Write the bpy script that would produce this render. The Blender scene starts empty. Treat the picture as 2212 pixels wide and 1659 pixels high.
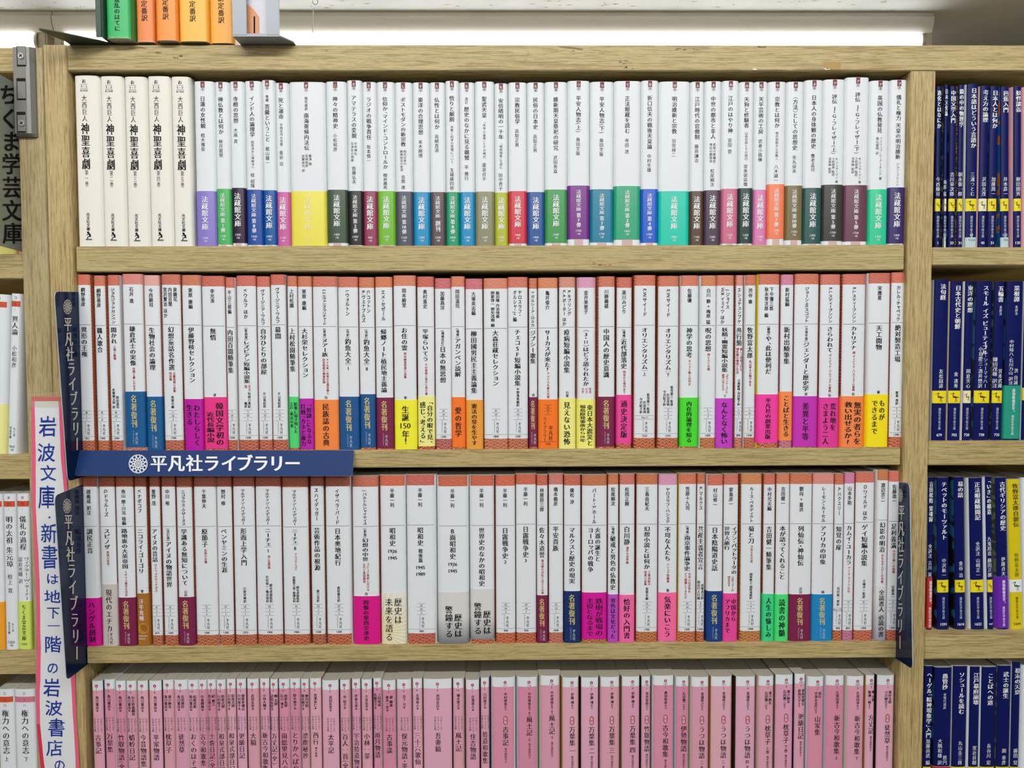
import bpy, math, random, re
from mathutils import Vector, Matrix
random.seed(7)
C = bpy.context.collection

# ------------------------------------------------------------------ camera
F, CX, CY = 1660.0, 1106.0, 829.5          # focal length and centre in pixels of the 2212x1659 frame
D, ZC = 0.715, 1.45                        # distance of the lens from the shelf fronts, height above floor
HX = Vector((1.0, -0.0038085, 0.0099366)).normalized()      # world X in the lens frame (right, down, forward)
VD = Vector((0.0, 0.99906646, 0.0430674)); VD = (VD - HX * VD.dot(HX)).normalized()
VD = (VD + HX * 0.0); NF = HX.cross(VD).normalized()
LENS = Matrix((HX, VD, NF)).transposed()   # columns: world right, world down, world forward
INV = LENS.transposed()
def at(u, v, Y=0.0):
    """world X, Z of the point seen at pixel u, v on the vertical plane Y."""
    d = INV @ Vector((u - CX, v - CY, F))
    t = (Y + D) / d.z
    return d.x * t, ZC - d.y * t
def P(u, v, Y=0.0):
    x, z = at(u, v, Y); return Vector((x, Y, z))
def on_plane(u, v, p0, nrm):
    """point of the plane (p0, nrm) seen at pixel u, v."""
    d = INV @ Vector((u - CX, v - CY, F)); d = Vector((d.x, d.z, -d.y)); e = Vector((0, -D, ZC))
    return e + d * ((Vector(p0) - e).dot(nrm) / d.dot(nrm))
cam_d = bpy.data.cameras.new('camera'); cam = bpy.data.objects.new('camera', cam_d); C.objects.link(cam)
cam_d.sensor_width = 36.0; cam_d.lens = 36.0 * F / 2212.0; cam_d.clip_start = 0.02; cam_d.clip_end = 50
W2 = Matrix(((1, 0, 0), (0, 0, 1), (0, -1, 0)))             # (right, down, fwd) -> (X, Y, Z)
right = W2 @ (INV @ Vector((1, 0, 0))); up = W2 @ (INV @ Vector((0, -1, 0))); back = W2 @ (INV @ Vector((0, 0, -1)))
m = Matrix((right, up, back)).transposed().to_4x4(); m.translation = Vector((0, -D, ZC))
cam.matrix_world = m
bpy.context.scene.camera = cam

# ------------------------------------------------------------------ world, lights, exposure
sc = bpy.context.scene
sc.view_settings.view_transform = 'Standard'; sc.view_settings.look = 'None'
sc.view_settings.gamma = 1.0; sc.view_settings.exposure = -0.22; sc.view_settings.use_curve_mapping = False
wd = bpy.data.worlds.new('world'); sc.world = wd; wd.use_nodes = True
wd.node_tree.nodes['Background'].inputs[0].default_value = (0.93, 0.97, 1.0, 1)
wd.node_tree.nodes['Background'].inputs[1].default_value = 0.19
def area(name, loc, aim, sx, sy, watts, col=(1, 0.985, 0.96)):
    l = bpy.data.lights.new(name, 'AREA'); l.shape = 'RECTANGLE'; l.size = sx; l.size_y = sy
    l.energy = watts; l.color = col
    o = bpy.data.objects.new(name, l); C.objects.link(o); o.location = loc
    o.rotation_euler = (Vector(aim) - Vector(loc)).to_track_quat('-Z', 'Y').to_euler()
    return o
area('ceiling_tube_key', (0.0, -1.45, ZC + 1.13), (0, 0, ZC - 0.12), 2.6, 0.05, 34)
area('ceiling_tube_far', (0.3, -3.6, ZC + 1.0), (0, 0, ZC), 3.6, 0.12, 19)
area('ceiling_bounce', (0.0, -1.9, ZC + 1.15), (0, -0.2, ZC - 0.1), 3.4, 1.6, 12, (0.98, 0.99, 1))

# ------------------------------------------------------------------ colours and materials
def lin(h, k=1.0):
    if isinstance(h, str):
        h = h.lstrip('#'); h = [int(h[i:i+2], 16) / 255 for i in (0, 2, 4)]
    return tuple(k * (c / 12.92 if c <= 0.04045 else ((c + 0.055) / 1.055) ** 2.4) for c in h) + (1.0,)
def mat(name, col=(0.8, 0.8, 0.8, 1), rough=0.5, metal=0.0, coat=0.0, spec=0.5):
    m = bpy.data.materials.new(name); m.use_nodes = True
    b = m.node_tree.nodes['Principled BSDF']
    if isinstance(col, str): col = lin(col)
    b.inputs['Base Color'].default_value = col; b.inputs['Roughness'].default_value = rough
    b.inputs['Metallic'].default_value = metal; b.inputs['Coat Weight'].default_value = coat
    b.inputs['Coat Roughness'].default_value = 0.15; b.inputs['Specular IOR Level'].default_value = spec
    return m
def N(m, t, **kw):
    n = m.node_tree.nodes.new(t)
    for k, v in kw.items():
        if k.startswith('i_'): n.inputs[int(k[2:])].default_value = v
        else: setattr(n, k, v)
    return n
def L(m, a, b): m.node_tree.links.new(a, b)
def bsdf(m): return m.node_tree.nodes['Principled BSDF']
def math_(m, op, a, b=None, c=None):
    n = N(m, 'ShaderNodeMath', operation=op)
    for i, x in enumerate((a, b, c)):
        if x is None: continue
        if isinstance(x, (int, float)): n.inputs[i].default_value = x
        else: L(m, x, n.inputs[i])
    return n.outputs[0]
def ramp(m, fac, stops, interp='LINEAR'):
    r = N(m, 'ShaderNodeValToRGB'); r.color_ramp.interpolation = interp
    e = r.color_ramp.elements
    while len(e) < len(stops): e.new(0.5)
    for k, (p, c) in enumerate(stops): e[k].position = p; e[k].color = c
    L(m, fac, r.inputs[0]); return r.outputs[0]
def mixc(m, fac, a, b, blend='MIX'):
    n = N(m, 'ShaderNodeMix', data_type='RGBA', blend_type=blend)
    for i, x in ((0, fac), (6, a), (7, b)):
        if isinstance(x, (int, float, tuple)): n.inputs[i].default_value = x
        else: L(m, x, n.inputs[i])
    return n.outputs[2]

def wood(name, vertical, base='#c8b077', dark='#8a6f3e'):
    m = mat(name, rough=0.48); co = N(m, 'ShaderNodeTexCoord')
    geo = N(m, 'ShaderNodeNewGeometry')
    def noise(sc3, detail, rough=0.55, dist=0.0):
        mp = N(m, 'ShaderNodeMapping'); L(m, geo.outputs['Position'], mp.inputs[0]); mp.inputs['Scale'].default_value = sc3
        n = N(m, 'ShaderNodeTexNoise', noise_dimensions='3D'); L(m, mp.outputs[0], n.inputs['Vector'])
        n.inputs['Scale'].default_value = 1.0; n.inputs['Detail'].default_value = detail
        n.inputs['Roughness'].default_value = rough; n.inputs['Distortion'].default_value = dist
        return n.outputs['Fac']
    if vertical: s1, s2, s3 = (820, 300, 26), (120, 60, 7), (1500, 900, 130)
    else: s1, s2, s3 = (26, 300, 820), (7, 60, 120), (130, 900, 1500)
    a = noise(s1, 3, 0.6, 1.0); b = noise(s2, 3, 0.5, 0.8); c = noise(s3, 2)
    grain = ramp(m, a, [(0.40, (0, 0, 0, 1)), (0.50, (1, 1, 1, 1))])
    col = mixc(m, grain, lin(dark), lin(base))
    soft = ramp(m, b, [(0.3, lin('#b29b66')), (0.7, lin('#d0bf8c'))])
    col = mixc(m, 0.32, col, soft)
    fine = ramp(m, c, [(0.3, (0.8, 0.78, 0.74, 1)), (0.6, (1, 1, 1, 1))])
    col = mixc(m, 1.0, col, fine, 'MULTIPLY')
    L(m, col, bsdf(m).inputs['Base Color'])
    bp = N(m, 'ShaderNodeBump'); bp.inputs['Strength'].default_value = 0.25; bp.inputs['Distance'].default_value = 0.0004
    L(m, grain, bp.inputs['Height']); L(m, bp.outputs[0], bsdf(m).inputs['Normal'])
    return m
M = {}
M['wood_h'] = wood('oak_laminate_horizontal', False, '#c3b079', '#8f7b49')
M['wood_v'] = wood('oak_laminate_vertical', True, '#c8b07a', '#94794a')
M['wood_v_pale'] = wood('oak_laminate_vertical_pale', True, '#b5a67f', '#877954')
M['white'] = mat('white_jacket_paper', lin('#e5eaee'), 0.38, spec=0.4)
M['cream'] = mat('cream_jacket_paper', lin('#efede4'), 0.5, spec=0.3)
M['paper'] = mat('page_edges', lin('#b9b5a6'), 0.85, spec=0.1)
M['rim'] = mat('white_cover_edge', lin('#dcdcd6'), 0.6)
def objcol(name, rough, coat=0.0, k=None):
    m = mat(name, rough=rough, coat=coat); oi = N(m, 'ShaderNodeObjectInfo')
    L(m, oi.outputs['Color'], bsdf(m).inputs['Base Color']); return m
M['tint'] = objcol('coloured_paper', 0.42)
M['navy'] = objcol('glossy_navy_jacket', 0.3, 0.0); bsdf(M['navy']).inputs['Specular IOR Level'].default_value = 0.22
M['tint_gloss'] = objcol('glossy_coloured_jacket', 0.25, 0.12)
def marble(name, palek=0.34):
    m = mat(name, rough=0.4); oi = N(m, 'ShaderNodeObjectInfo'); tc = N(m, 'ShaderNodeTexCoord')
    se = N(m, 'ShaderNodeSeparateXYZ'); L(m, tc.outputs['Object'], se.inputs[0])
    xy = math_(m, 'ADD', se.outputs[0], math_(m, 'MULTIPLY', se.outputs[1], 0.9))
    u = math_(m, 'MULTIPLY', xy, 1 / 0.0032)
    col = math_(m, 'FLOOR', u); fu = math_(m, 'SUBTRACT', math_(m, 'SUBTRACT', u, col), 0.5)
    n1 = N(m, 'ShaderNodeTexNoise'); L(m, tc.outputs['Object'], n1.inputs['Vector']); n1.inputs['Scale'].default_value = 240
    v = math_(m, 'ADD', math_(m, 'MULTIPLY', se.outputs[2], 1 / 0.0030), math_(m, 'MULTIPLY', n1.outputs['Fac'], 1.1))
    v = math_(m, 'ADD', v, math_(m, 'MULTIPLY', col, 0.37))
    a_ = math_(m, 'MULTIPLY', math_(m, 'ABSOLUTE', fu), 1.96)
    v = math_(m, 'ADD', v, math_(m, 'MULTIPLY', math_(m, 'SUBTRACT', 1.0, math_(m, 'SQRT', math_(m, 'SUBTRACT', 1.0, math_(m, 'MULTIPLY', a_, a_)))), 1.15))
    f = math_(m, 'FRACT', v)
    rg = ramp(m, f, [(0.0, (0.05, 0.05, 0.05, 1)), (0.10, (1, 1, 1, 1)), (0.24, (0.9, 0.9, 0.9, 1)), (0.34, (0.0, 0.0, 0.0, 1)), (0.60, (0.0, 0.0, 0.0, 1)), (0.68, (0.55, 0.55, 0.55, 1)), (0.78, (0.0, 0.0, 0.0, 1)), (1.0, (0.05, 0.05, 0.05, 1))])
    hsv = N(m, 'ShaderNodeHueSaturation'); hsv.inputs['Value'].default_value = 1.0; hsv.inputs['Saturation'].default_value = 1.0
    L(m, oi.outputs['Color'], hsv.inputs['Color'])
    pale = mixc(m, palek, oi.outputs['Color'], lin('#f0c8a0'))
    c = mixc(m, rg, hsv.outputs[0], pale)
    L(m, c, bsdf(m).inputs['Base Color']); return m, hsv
M['marble'], h_ = marble('marbled_jacket_paper'); h_.inputs['Saturation'].default_value = 0.9; h_.inputs['Value'].default_value = 0.95
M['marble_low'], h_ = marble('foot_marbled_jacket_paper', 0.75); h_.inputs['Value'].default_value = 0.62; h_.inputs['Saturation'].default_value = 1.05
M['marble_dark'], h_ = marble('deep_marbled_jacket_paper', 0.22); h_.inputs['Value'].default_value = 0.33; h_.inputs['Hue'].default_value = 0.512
M['black'] = mat('black_print', lin('#1a1a1c'), 0.6, spec=0.2)
M['grey_print'] = mat('grey_print', lin('#54565c'), 0.6, spec=0.2)
M['red'] = mat('red_print', lin('#a8232f'), 0.6, spec=0.2)
M['whiteprint'] = mat('white_print', lin('#eef0f2'), 0.5)
M['silver'] = mat('pale_blue_print', lin('#c4cddb'), 0.4)
M['gold'] = mat('gold_print', lin('#dccb84'), 0.4, 0.1)
M['maroon'] = mat('maroon_print', lin('#74232f'), 0.5)
M['rose'] = mat('rose_print', lin('#b83e5e'), 0.5)
M['tag_grey'] = mat('pale_grey_print', lin('#b9bbbe'), 0.5)
M['pinktag'] = mat('dusty_pink_print', lin('#d3b3ae'), 0.5)
M['orangered'] = mat('orange_red_print', lin('#d4502f'), 0.5)
M['blueink'] = mat('blue_marker_ink', lin('#12369b'), 0.5)
M['pinkink'] = mat('pink_marker_border', lin('#ee6383'), 0.55)
M['redink'] = mat('red_marker_overlap', lin('#dc2f52'), 0.55)
M['yellowprint'] = mat('yellow_print', lin('#f2e01c'), 0.35)
M['paleyellow'] = mat('pale_cream_print', lin('#efe9b8'), 0.35)
M['bird'] = mat('brown_bird_print', lin('#5c2415'), 0.5)
M['green_bird'] = mat('green_bird_print', lin('#1e6b3f'), 0.5)
M['label'] = mat('pale_blue_price_label', lin('#b9d3d6'), 0.5)
M['navy_plate'] = mat('navy_acrylic', lin('#12356e'), 0.55, spec=0.25)
M['navy_side'] = mat('dark_navy_acrylic', lin('#0b2348'), 0.14, spec=0.2)
M['plate_edge'] = mat('pale_acrylic_edge', lin('#b8c0cc'), 0.3)
M['ivory'] = mat('ivory_print', lin('#e2ddcc'), 0.4)
M['grey_metal'] = mat('grey_painted_steel', lin('#83837d'), 0.42, 0.35)
M['steel'] = mat('bare_steel', lin('#c6c4bc'), 0.3, 0.8)
M['dark_slot'] = mat('dark_slot', lin('#0c0b0a'), 0.9)
M['green_metal'] = mat('dark_green_steel', lin('#2b4234'), 0.35, 0.2)
M['silver_metal'] = mat('silver_steel', lin('#8f959c'), 0.4, 0.3)
M['enamel'] = mat('white_enamel', lin('#e0dfdb'), 0.45)
M['ivory_plastic'] = mat('ivory_plastic', lin('#b9b09d'), 0.5)
M['greyplate'] = mat('grey_green_plastic', lin('#8c9488'), 0.4)
M['poster'] = mat('poster_paper', lin('#e9ebee'), 0.25, coat=0.3)
M['shadow_wood'] = wood('shaded_oak_back_board', False, '#5d4c30', '#45371f')  # same oak in darker tones: the shade behind the books is in the colour
def emis(name, col, s):
    m = mat(name); b = bsdf(m); b.inputs['Emission Color'].default_value = col; b.inputs['Emission Strength'].default_value = s; return m
M['tube'] = emis('lit_fluorescent_tube', (1, 1, 0.985, 1), 11.0)
def paint(name, col, col2, scale, rough=0.7):
    m = mat(name, rough=rough); g = N(m, 'ShaderNodeNewGeometry'); n = N(m, 'ShaderNodeTexNoise'); L(m, g.outputs['Position'], n.inputs['Vector'])
    n.inputs['Scale'].default_value = scale; n.inputs['Detail'].default_value = 5
    L(m, ramp(m, n.outputs['Fac'], [(0.35, lin(col)), (0.7, lin(col2))]), bsdf(m).inputs['Base Color']); return m
M['wall'] = paint('taupe_painted_wall', '#8f8474', '#9a8f7f', 6)
M['ceiling'] = paint('white_painted_ceiling', '#cfd1d0', '#dcdddc', 9)
M['soffit'] = paint('pale_taupe_painted_soffit', '#c3c6c7', '#cfd2d3', 14)
M['floor'] = paint('beige_floor_tiles', '#9a9282', '#a89f8e', 3)
def striped(name, c1, c2, period, frac=0.5, zgrad=None, rough=0.42):
    m = mat(name, rough=rough); tc = N(m, 'ShaderNodeTexCoord'); se = N(m, 'ShaderNodeSeparateXYZ'); L(m, tc.outputs['Object'], se.inputs[0])
    f = math_(m, 'FRACT', math_(m, 'MULTIPLY', se.outputs[0], 1 / period))
    s = math_(m, 'GREATER_THAN', f, frac)
    c = mixc(m, s, lin(c1), lin(c2))
    if zgrad:
        z0, z1, cz = zgrad
        g = N(m, 'ShaderNodeMapRange'); L(m, se.outputs[2], g.inputs[0]); g.inputs[1].default_value = z0; g.inputs[2].default_value = z1
        c = mixc(m, g.outputs[0], lin(cz), c)
    L(m, c, bsdf(m).inputs['Base Color']); return m
M['band_grey'] = striped('white_to_grey_printed_band', '#e2e2e0', '#d3d2cf', 0.0009, 0.6, (0.0, 0.026, '#74767c'))
M['band_ochre'] = striped('striped_ochre_band', '#b5762c', '#a0641f', 0.0011)
M['band_lilac'] = striped('white_to_lilac_printed_band', '#e4e4e6', '#e4e4e6', 0.001, 0.5, (0.0, 0.04, '#a29fae'))
M['band_maroon'] = striped('pinstriped_maroon_band', '#86214f', '#741a43', 0.0007)
def rays():
    m = mat('yellow_ray_printed_band', rough=0.45); tc = N(m, 'ShaderNodeTexCoord'); se = N(m, 'ShaderNodeSeparateXYZ'); L(m, tc.outputs['Object'], se.inputs[0])
    x = math_(m, 'ADD', se.outputs[0], 0.014); z = math_(m, 'SUBTRACT', se.outputs[2], 0.013)
    an = math_(m, 'ARCTAN2', z, x); s = math_(m, 'SINE', math_(m, 'MULTIPLY', an, 42))
    r = math_(m, 'SQRT', math_(m, 'ADD', math_(m, 'MULTIPLY', x, x), math_(m, 'MULTIPLY', z, z)))
    k = math_(m, 'MULTIPLY', math_(m, 'GREATER_THAN', s, 0.1), math_(m, 'SUBTRACT', 1.0, math_(m, 'MULTIPLY', r, 1 / 0.045)))
    k2 = N(m, 'ShaderNodeClamp'); L(m, k, k2.inputs[0])
    L(m, mixc(m, k2.outputs[0], lin('#ecebe4'), lin('#e9cf18')), bsdf(m).inputs['Base Color']); return m
M['band_rays'] = rays()
def dotty(name, c1, c2, scale):
    m = mat(name, rough=0.3); tc = N(m, 'ShaderNodeTexCoord'); n = N(m, 'ShaderNodeTexNoise'); L(m, tc.outputs['Object'], n.inputs['Vector'])
    n.inputs['Scale'].default_value = scale; n.inputs['Detail'].default_value = 1
    L(m, ramp(m, n.outputs['Fac'], [(0.5, lin(c1)), (0.53, lin(c2))]), bsdf(m).inputs['Base Color']); return m
M['side_dots'] = dotty('gold_flecked_cover', '#1c2130', '#a08a2c', 700)
M['side_leaf'] = dotty('blue_orange_patterned_cover', '#1463a4', '#c07030', 110)
M['side_photo'] = dotty('dark_teal_photo_cover', '#0b0d12', '#1a4a66', 60)
M['side_green'] = dotty('green_brown_cover', '#23271f', '#4e5a3a', 200)

# ------------------------------------------------------------------ mesh helpers
class MB:
    def __init__(s): s.v = []; s.f = []; s.mi = []; s.mats = []
    def m(s, mt):
        if mt not in s.mats: s.mats.append(mt)
        return s.mats.index(mt)
    def poly(s, pts, mt, flip=False):
        k = len(s.v); s.v += [tuple(p) for p in pts]; i = list(range(k, k + len(pts)))
        s.f.append(i[::-1] if flip else i); s.mi.append(s.m(mt))
    def box(s, a, b, mt, bev=0.0):
        (x0, y0, z0), (x1, y1, z1) = a, b
        if bev <= 0:
            k = len(s.v); s.v += [(x, y, z) for z in (z0, z1) for y in (y0, y1) for x in (x0, x1)]
            for q in ((0, 2, 3, 1), (4, 5, 7, 6), (0, 1, 5, 4), (2, 6, 7, 3), (0, 4, 6, 2), (1, 3, 7, 5)):
                s.f.append([k + i for i in q]); s.mi.append(s.m(mt))
            return
        import bmesh
        bm = bmesh.new(); bmesh.ops.create_cube(bm, size=1)
        for v in bm.verts: v.co = Vector(((x0 + x1) / 2 + v.co.x * (x1 - x0), (y0 + y1) / 2 + v.co.y * (y1 - y0), (z0 + z1) / 2 + v.co.z * (z1 - z0)))
        bmesh.ops.bevel(bm, geom=bm.edges[:] , offset=bev, segments=2, affect='EDGES')
        k = len(s.v); s.v += [tuple(v.co) for v in bm.verts]
        for f in bm.faces: s.f.append([k + v.index for v in f.verts]); s.mi.append(s.m(mt))
        bm.free()
    def cyl(s, c0, c1, r, mt, n=16, r1=None, caps=True):
        c0, c1 = Vector(c0), Vector(c1); a = (c1 - c0).normalized(); t = a.orthogonal().normalized(); b = a.cross(t)
        r1 = r if r1 is None else r1; k = len(s.v)
        for c, rr in ((c0, r), (c1, r1)):
            s.v += [tuple(c + (t * math.cos(q) + b * math.sin(q)) * rr) for q in [2 * math.pi * i / n for i in range(n)]]
        for i in range(n):
            j = (i + 1) % n; s.f.append([k + i, k + j, k + n + j, k + n + i]); s.mi.append(s.m(mt))
        if caps:
            s.f.append([k + i for i in range(n)][::-1]); s.mi.append(s.m(mt)); s.f.append([k + n + i for i in range(n)]); s.mi.append(s.m(mt))
    def build(s, name, parent=None, color=None, smooth=False):
        me = bpy.data.meshes.new(name); me.from_pydata(s.v, [], s.f)
        for x in s.mats: me.materials.append(x)
        me.polygons.foreach_set('material_index', s.mi)
        if smooth: me.polygons.foreach_set('use_smooth', [True] * len(s.f))
        me.update(); o = bpy.data.objects.new(name, me); C.objects.link(o)
        if parent: o.parent = parent
        if color: o.color = lin(color)
        return o
def tag(o, label=None, cat=None, group=None, kind=None):
    for k, v in (('label', label), ('category', cat), ('group', group), ('kind', kind)):
        if v: o[k] = v
    return o
def empty(name, loc, label, cat, group=None):
    o = bpy.data.objects.new(name, None); C.objects.link(o); o.location = loc; o.empty_display_size = 0.02
    return tag(o, label, cat, group)

# ------------------------------------------------------------------ lettering: glyph outlines come from the built-in font, laid down as flat print
JOBS = []      # (parent, mapping function, list of glyph items)
ROT = set('ー（）()「」『』〈〉［］[]=～|-')
NARROW = {' ': 0.42, '・': 0.55, '(': 0.42, ')': 0.42, '[': 0.4, ']': 0.4, '「': 0.6, '」': 0.6, '〈': 0.5, '〉': 0.5, '『': 0.6, '』': 0.6, '、': 0.6, '。': 0.7, '.': 0.32, '=': 0.5, '-': 0.6, '!': 0.6, 'I': 0.7}
SMALL = set('ッャュョァィゥェォっゃゅょ')
def adv(c, rotlatin):
    if c in NARROW and not (c == 'I' and not rotlatin): return NARROW[c] * (1.0 if not (rotlatin and c == 'I') else 0.5)
    if rotlatin and c.isascii(): return 0.66 if c.isupper() else 0.5
    if c in SMALL: return 0.82
    return 1.0
def vrun(items, x, v0, text, w, pitch, mt, style='m', v1=None, rotlatin=False, end=None):
    """vertical run of characters centred on x from v0 downward; v1: compress so that it ends by v1; end: anchor the run's end."""
    if not rotlatin: text = re.findall(r'(?<!\d)\d\d(?!\d)|.', text)
    n = sum(adv(c, rotlatin) for c in text)
    if not n: return v0
    if v1 is not None: pitch = min(pitch, (v1 - v0) / n)
    if end is not None: v0 = end - n * pitch
    v = v0
    for c in text:
        a = adv(c, rotlatin)
        if c != ' ':
            rot = c in ROT or (rotlatin and c.isascii())
            items.append((c, style, x, v + a * pitch / 2, w if len(c) < 2 else w * .8, pitch if len(c) < 2 else pitch * .95, rot, mt))
        v += a * pitch
    return v
def hrun(items, x, v, text, size, mt, style='g', sx=1.0):
    items.append((text, style, x, v, size * sx, size, False, mt))
def hbox(items, x0, x1, v0, v1, mt, mid=None): items.append((None, None, x0, v0, x1, v1, False, mt))
def disc(items, x, v, rx, mt, rv=None, n=16, inner=0): items.append(('O', None, x, v, rx, rv or rx, inner, mt))
def shape(items, pts, mt): items.append(('S', pts, 0, 0, 0, 0, 0, mt))
STY = {'m': (0.024, -0.012), 'mb': (0.042, -0.004), 'g': (0.004, 0.004), 'gb': (0.026, 0.016), 'brush': (0.034, 0.016), 'pen': (0.008, 0.012), 'ml': (0.008, -0.016)}
def resolve_lettering():
    strs = sorted({it[0] for _, _, its in JOBS for it in its if isinstance(it[1], str)})
    cache = {}
    for b in range(0, len(strs), 400):
        part = strs[b:b + 400]
        cu = bpy.data.curves.new('glyphs', 'FONT'); cu.body = '\n'.join(part); cu.resolution_u = 2; cu.space_line = 2.0
        o = bpy.data.objects.new('glyphs', cu); C.objects.link(o)
        dg = bpy.context.evaluated_depsgraph_get(); ev = o.evaluated_get(dg); me = ev.to_mesh()
        co = [(v.co.x, v.co.y) for v in me.vertices]
        fs = [[] for _ in part]
        for p in me.polygons:
            vs = list(p.vertices); k = round(-(sum(co[i][1] for i in vs) / len(vs) - 0.35) / 2.0)
            if 0 <= k < len(part): fs[k].append(vs)
        for k, s in enumerate(part):
            ids = {}; V = []; Fc = []
            for f in fs[k]:
                q = []
                for i in f:
                    if i not in ids: ids[i] = len(V); V.append([co[i][0], co[i][1] + 2.0 * k])
                    q.append(ids[i])
                Fc.append(q)
            # outward direction of every outline vertex
            key = {}
            for i, p in enumerate(V): key.setdefault((round(p[0], 4), round(p[1], 4)), i)
            rep = [key[(round(p[0], 4), round(p[1], 4))] for p in V]
            ed = {}
            for f in Fc:
                ar = sum(V[f[i]][0] * V[f[(i + 1) % len(f)]][1] - V[f[(i + 1) % len(f)]][0] * V[f[i]][1] for i in range(len(f)))
                g = f if ar > 0 else f[::-1]
                for i in range(len(g)):
                    a, c = rep[g[i]], rep[g[(i + 1) % len(g)]]
                    if (c, a) in ed: del ed[(c, a)]
                    else: ed[(a, c)] = 1
            nr = [[0.0, 0.0] for _ in V]
            for a, c in ed:
                dx, dy = V[c][0] - V[a][0], V[c][1] - V[a][1]; l = math.hypot(dx, dy) or 1
                for i in (a, c): nr[i][0] += dy / l; nr[i][1] -= dx / l
            for i in range(len(V)):
                l = math.hypot(*nr[i]) or 1; l = max(l, 0.75); nr[i] = [nr[i][0] / l, nr[i][1] / l]
            nr = [nr[rep[i]] for i in range(len(V))]
            cache[s] = (V, Fc, nr)
        ev.to_mesh_clear(); bpy.data.objects.remove(o); bpy.data.curves.remove(cu)
    for parent, fn0, its in JOBS:
        mb = MB(); fn1 = lambda a, b: Vector(fn0(a, b)) + Vector((0, -.00009, 0))
        for it in its:
            ch, sty, x, v, w, p, rot, mt = it; fn = fn0 if ch is None or (ch == 'O' and sty is None and not rot) else fn1; mi = mb.m(mt); k = len(mb.v)
            if ch is None:
                x1, v1 = w, p; n = max(1, int(abs(x1 - x) / 1.6))
                for i in range(n + 1):
                    xx = x + (x1 - x) * i / n; mb.v += [tuple(fn(xx, v)), tuple(fn(xx, v1))]
                for i in range(n): mb.f.append([k + 2 * i + 1, k + 2 * i + 3, k + 2 * i + 2, k + 2 * i]); mb.mi.append(mi)
                continue
            if ch == 'O' and sty is None:
                n = 20
                if rot:
                    for rr in (1.0, rot): mb.v += [tuple(fn(x + w * rr * math.cos(2 * math.pi * i / n), v + p * rr * math.sin(2 * math.pi * i / n))) for i in range(n)]
                    for i in range(n):
                        j = (i + 1) % n; mb.f.append([k + i, k + n + i, k + n + j, k + j]); mb.mi.append(mi)
                else:
                    mb.v += [tuple(fn(x + w * math.cos(2 * math.pi * i / n), v + p * math.sin(2 * math.pi * i / n))) for i in range(n)]
                    mb.f.append([k + i for i in range(n)][::-1]); mb.mi.append(mi)
                continue
            if ch == 'S' and not isinstance(sty, str):
                mb.v += [tuple(fn(a, b)) for a, b in sty]; mb.f.append([k + i for i in range(len(sty))]); mb.mi.append(mi); continue
            V, Fc, nr = cache.get(ch, ([], [], []))
            if not Fc: continue
            dx, dy = STY[sty]
            if rot: dx, dy = dy, dx
            pts = [(a + n[0] * dx, b + n[1] * dy) for (a, b), n in zip(V, nr)]
            xs = [q[0] for q in pts]; ys = [q[1] for q in pts]
            cx = 0.5 if len(ch) == 1 and not ch.isascii() else (min(xs) + max(xs)) / 2
            cy = 0.355
            if len(ch) == 1:
                if ch in '、。': cx, cy = cx - 0.55, cy - 0.5
                elif ch in SMALL: cx, cy = cx - 0.08, cy - 0.08
                if ch in NARROW:
                    if rot: cx = (min(xs) + max(xs)) / 2
                    elif ch not in '、。': cy = (min(ys) + max(ys)) / 2
                    else: cy = (min(ys) + max(ys)) / 2
            for a, b in pts:
                a -= cx; b -= cy
                if rot: a, b = b, -a
                mb.v.append(tuple(fn(x + a * w, v - b * p)))
            for f in Fc: mb.f.append([k + i for i in f]); mb.mi.append(mi)
        if mb.f: mb.build('lettering', parent)['kind'] = 'stuff'

# ------------------------------------------------------------------ room
YF = -0.004            # front plane of the uprights and top boards
YB = 0.30              # back of the bookcases
def edge(u, v, Y=0.0): return at(u, v, Y)[0]
YW = 0.47             # wall behind the cases
zc_low = at(1100, 23.5, 0.3425)[1]
s = MB(); s.box((-3.0, YW, 0), (3.0, YW + .02, 2.62), M['wall']); tag(s.build('wall_back'), kind='structure')
s = MB(); s.box((-3.0, 0.20, zc_low), (3.0, YW, zc_low + 0.02), M['soffit']); s.box((-3.0, 0.18, zc_low), (3.0, 0.20, 2.6), M['ceiling'])
tag(s.build('ceiling_soffit'), 'low white ceiling strip above the bookcase', kind='structure')
s = MB(); s.box((-3.0, -5.0, 2.62), (3.0, YW, 2.64), M['ceiling']); tag(s.build('ceiling'), kind='structure')
s = MB(); s.box((-3.0, -5.0, -0.02), (3.0, YW, 0.0), M['floor']); tag(s.build('floor'), kind='structure')

# ------------------------------------------------------------------ bookcases
def board(name, x0, x1, y0, y1, z0, z1, mt, parent, bev=0.0006):
    mb = MB(); mb.box((x0, y0, z0), (x1, y1, z1), mt, bev); return mb.build(name, parent)
case = empty('bookcase', (0, 0, 0), 'pale oak bookcase with two bays filled with rows of paperbacks', 'bookcase')
XL0, XL1 = edge(92.6, 97, YF), edge(145.5, 155, YF)
XR0, XR1 = edge(1967.5, 152, YF), edge(2021.5, 155, YF)
zt0, zt1 = at(1100, 152.3, YF)[1], at(1100, 97, YF)[1]
XEND = XR1 + 0.42
board('side_panel', XL0, XL1, YF, YB, 0.0, zt1, M['wood_v'], case)
board('top_board', XL1 + 0.0004, XEND, YF, YB, zt0, zt1, M['wood_h'], case)
board('partition', XR0, XR1, YF, YB, 0.0, zt0 - 0.0003, M['wood_v'], case)
board('side_panel', XEND - 0.022, XEND, YF, YB, 0.0, zt0 - 0.0003, M['wood_v'], case)
board('back_panel', XL1, XEND - 0.022, YB - 0.006, YB - 0.001, 0.02, zt0, M['shadow_wood'], case)
def zz(u, v, Y=0.0): return at(u, v, Y)[1]
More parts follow.
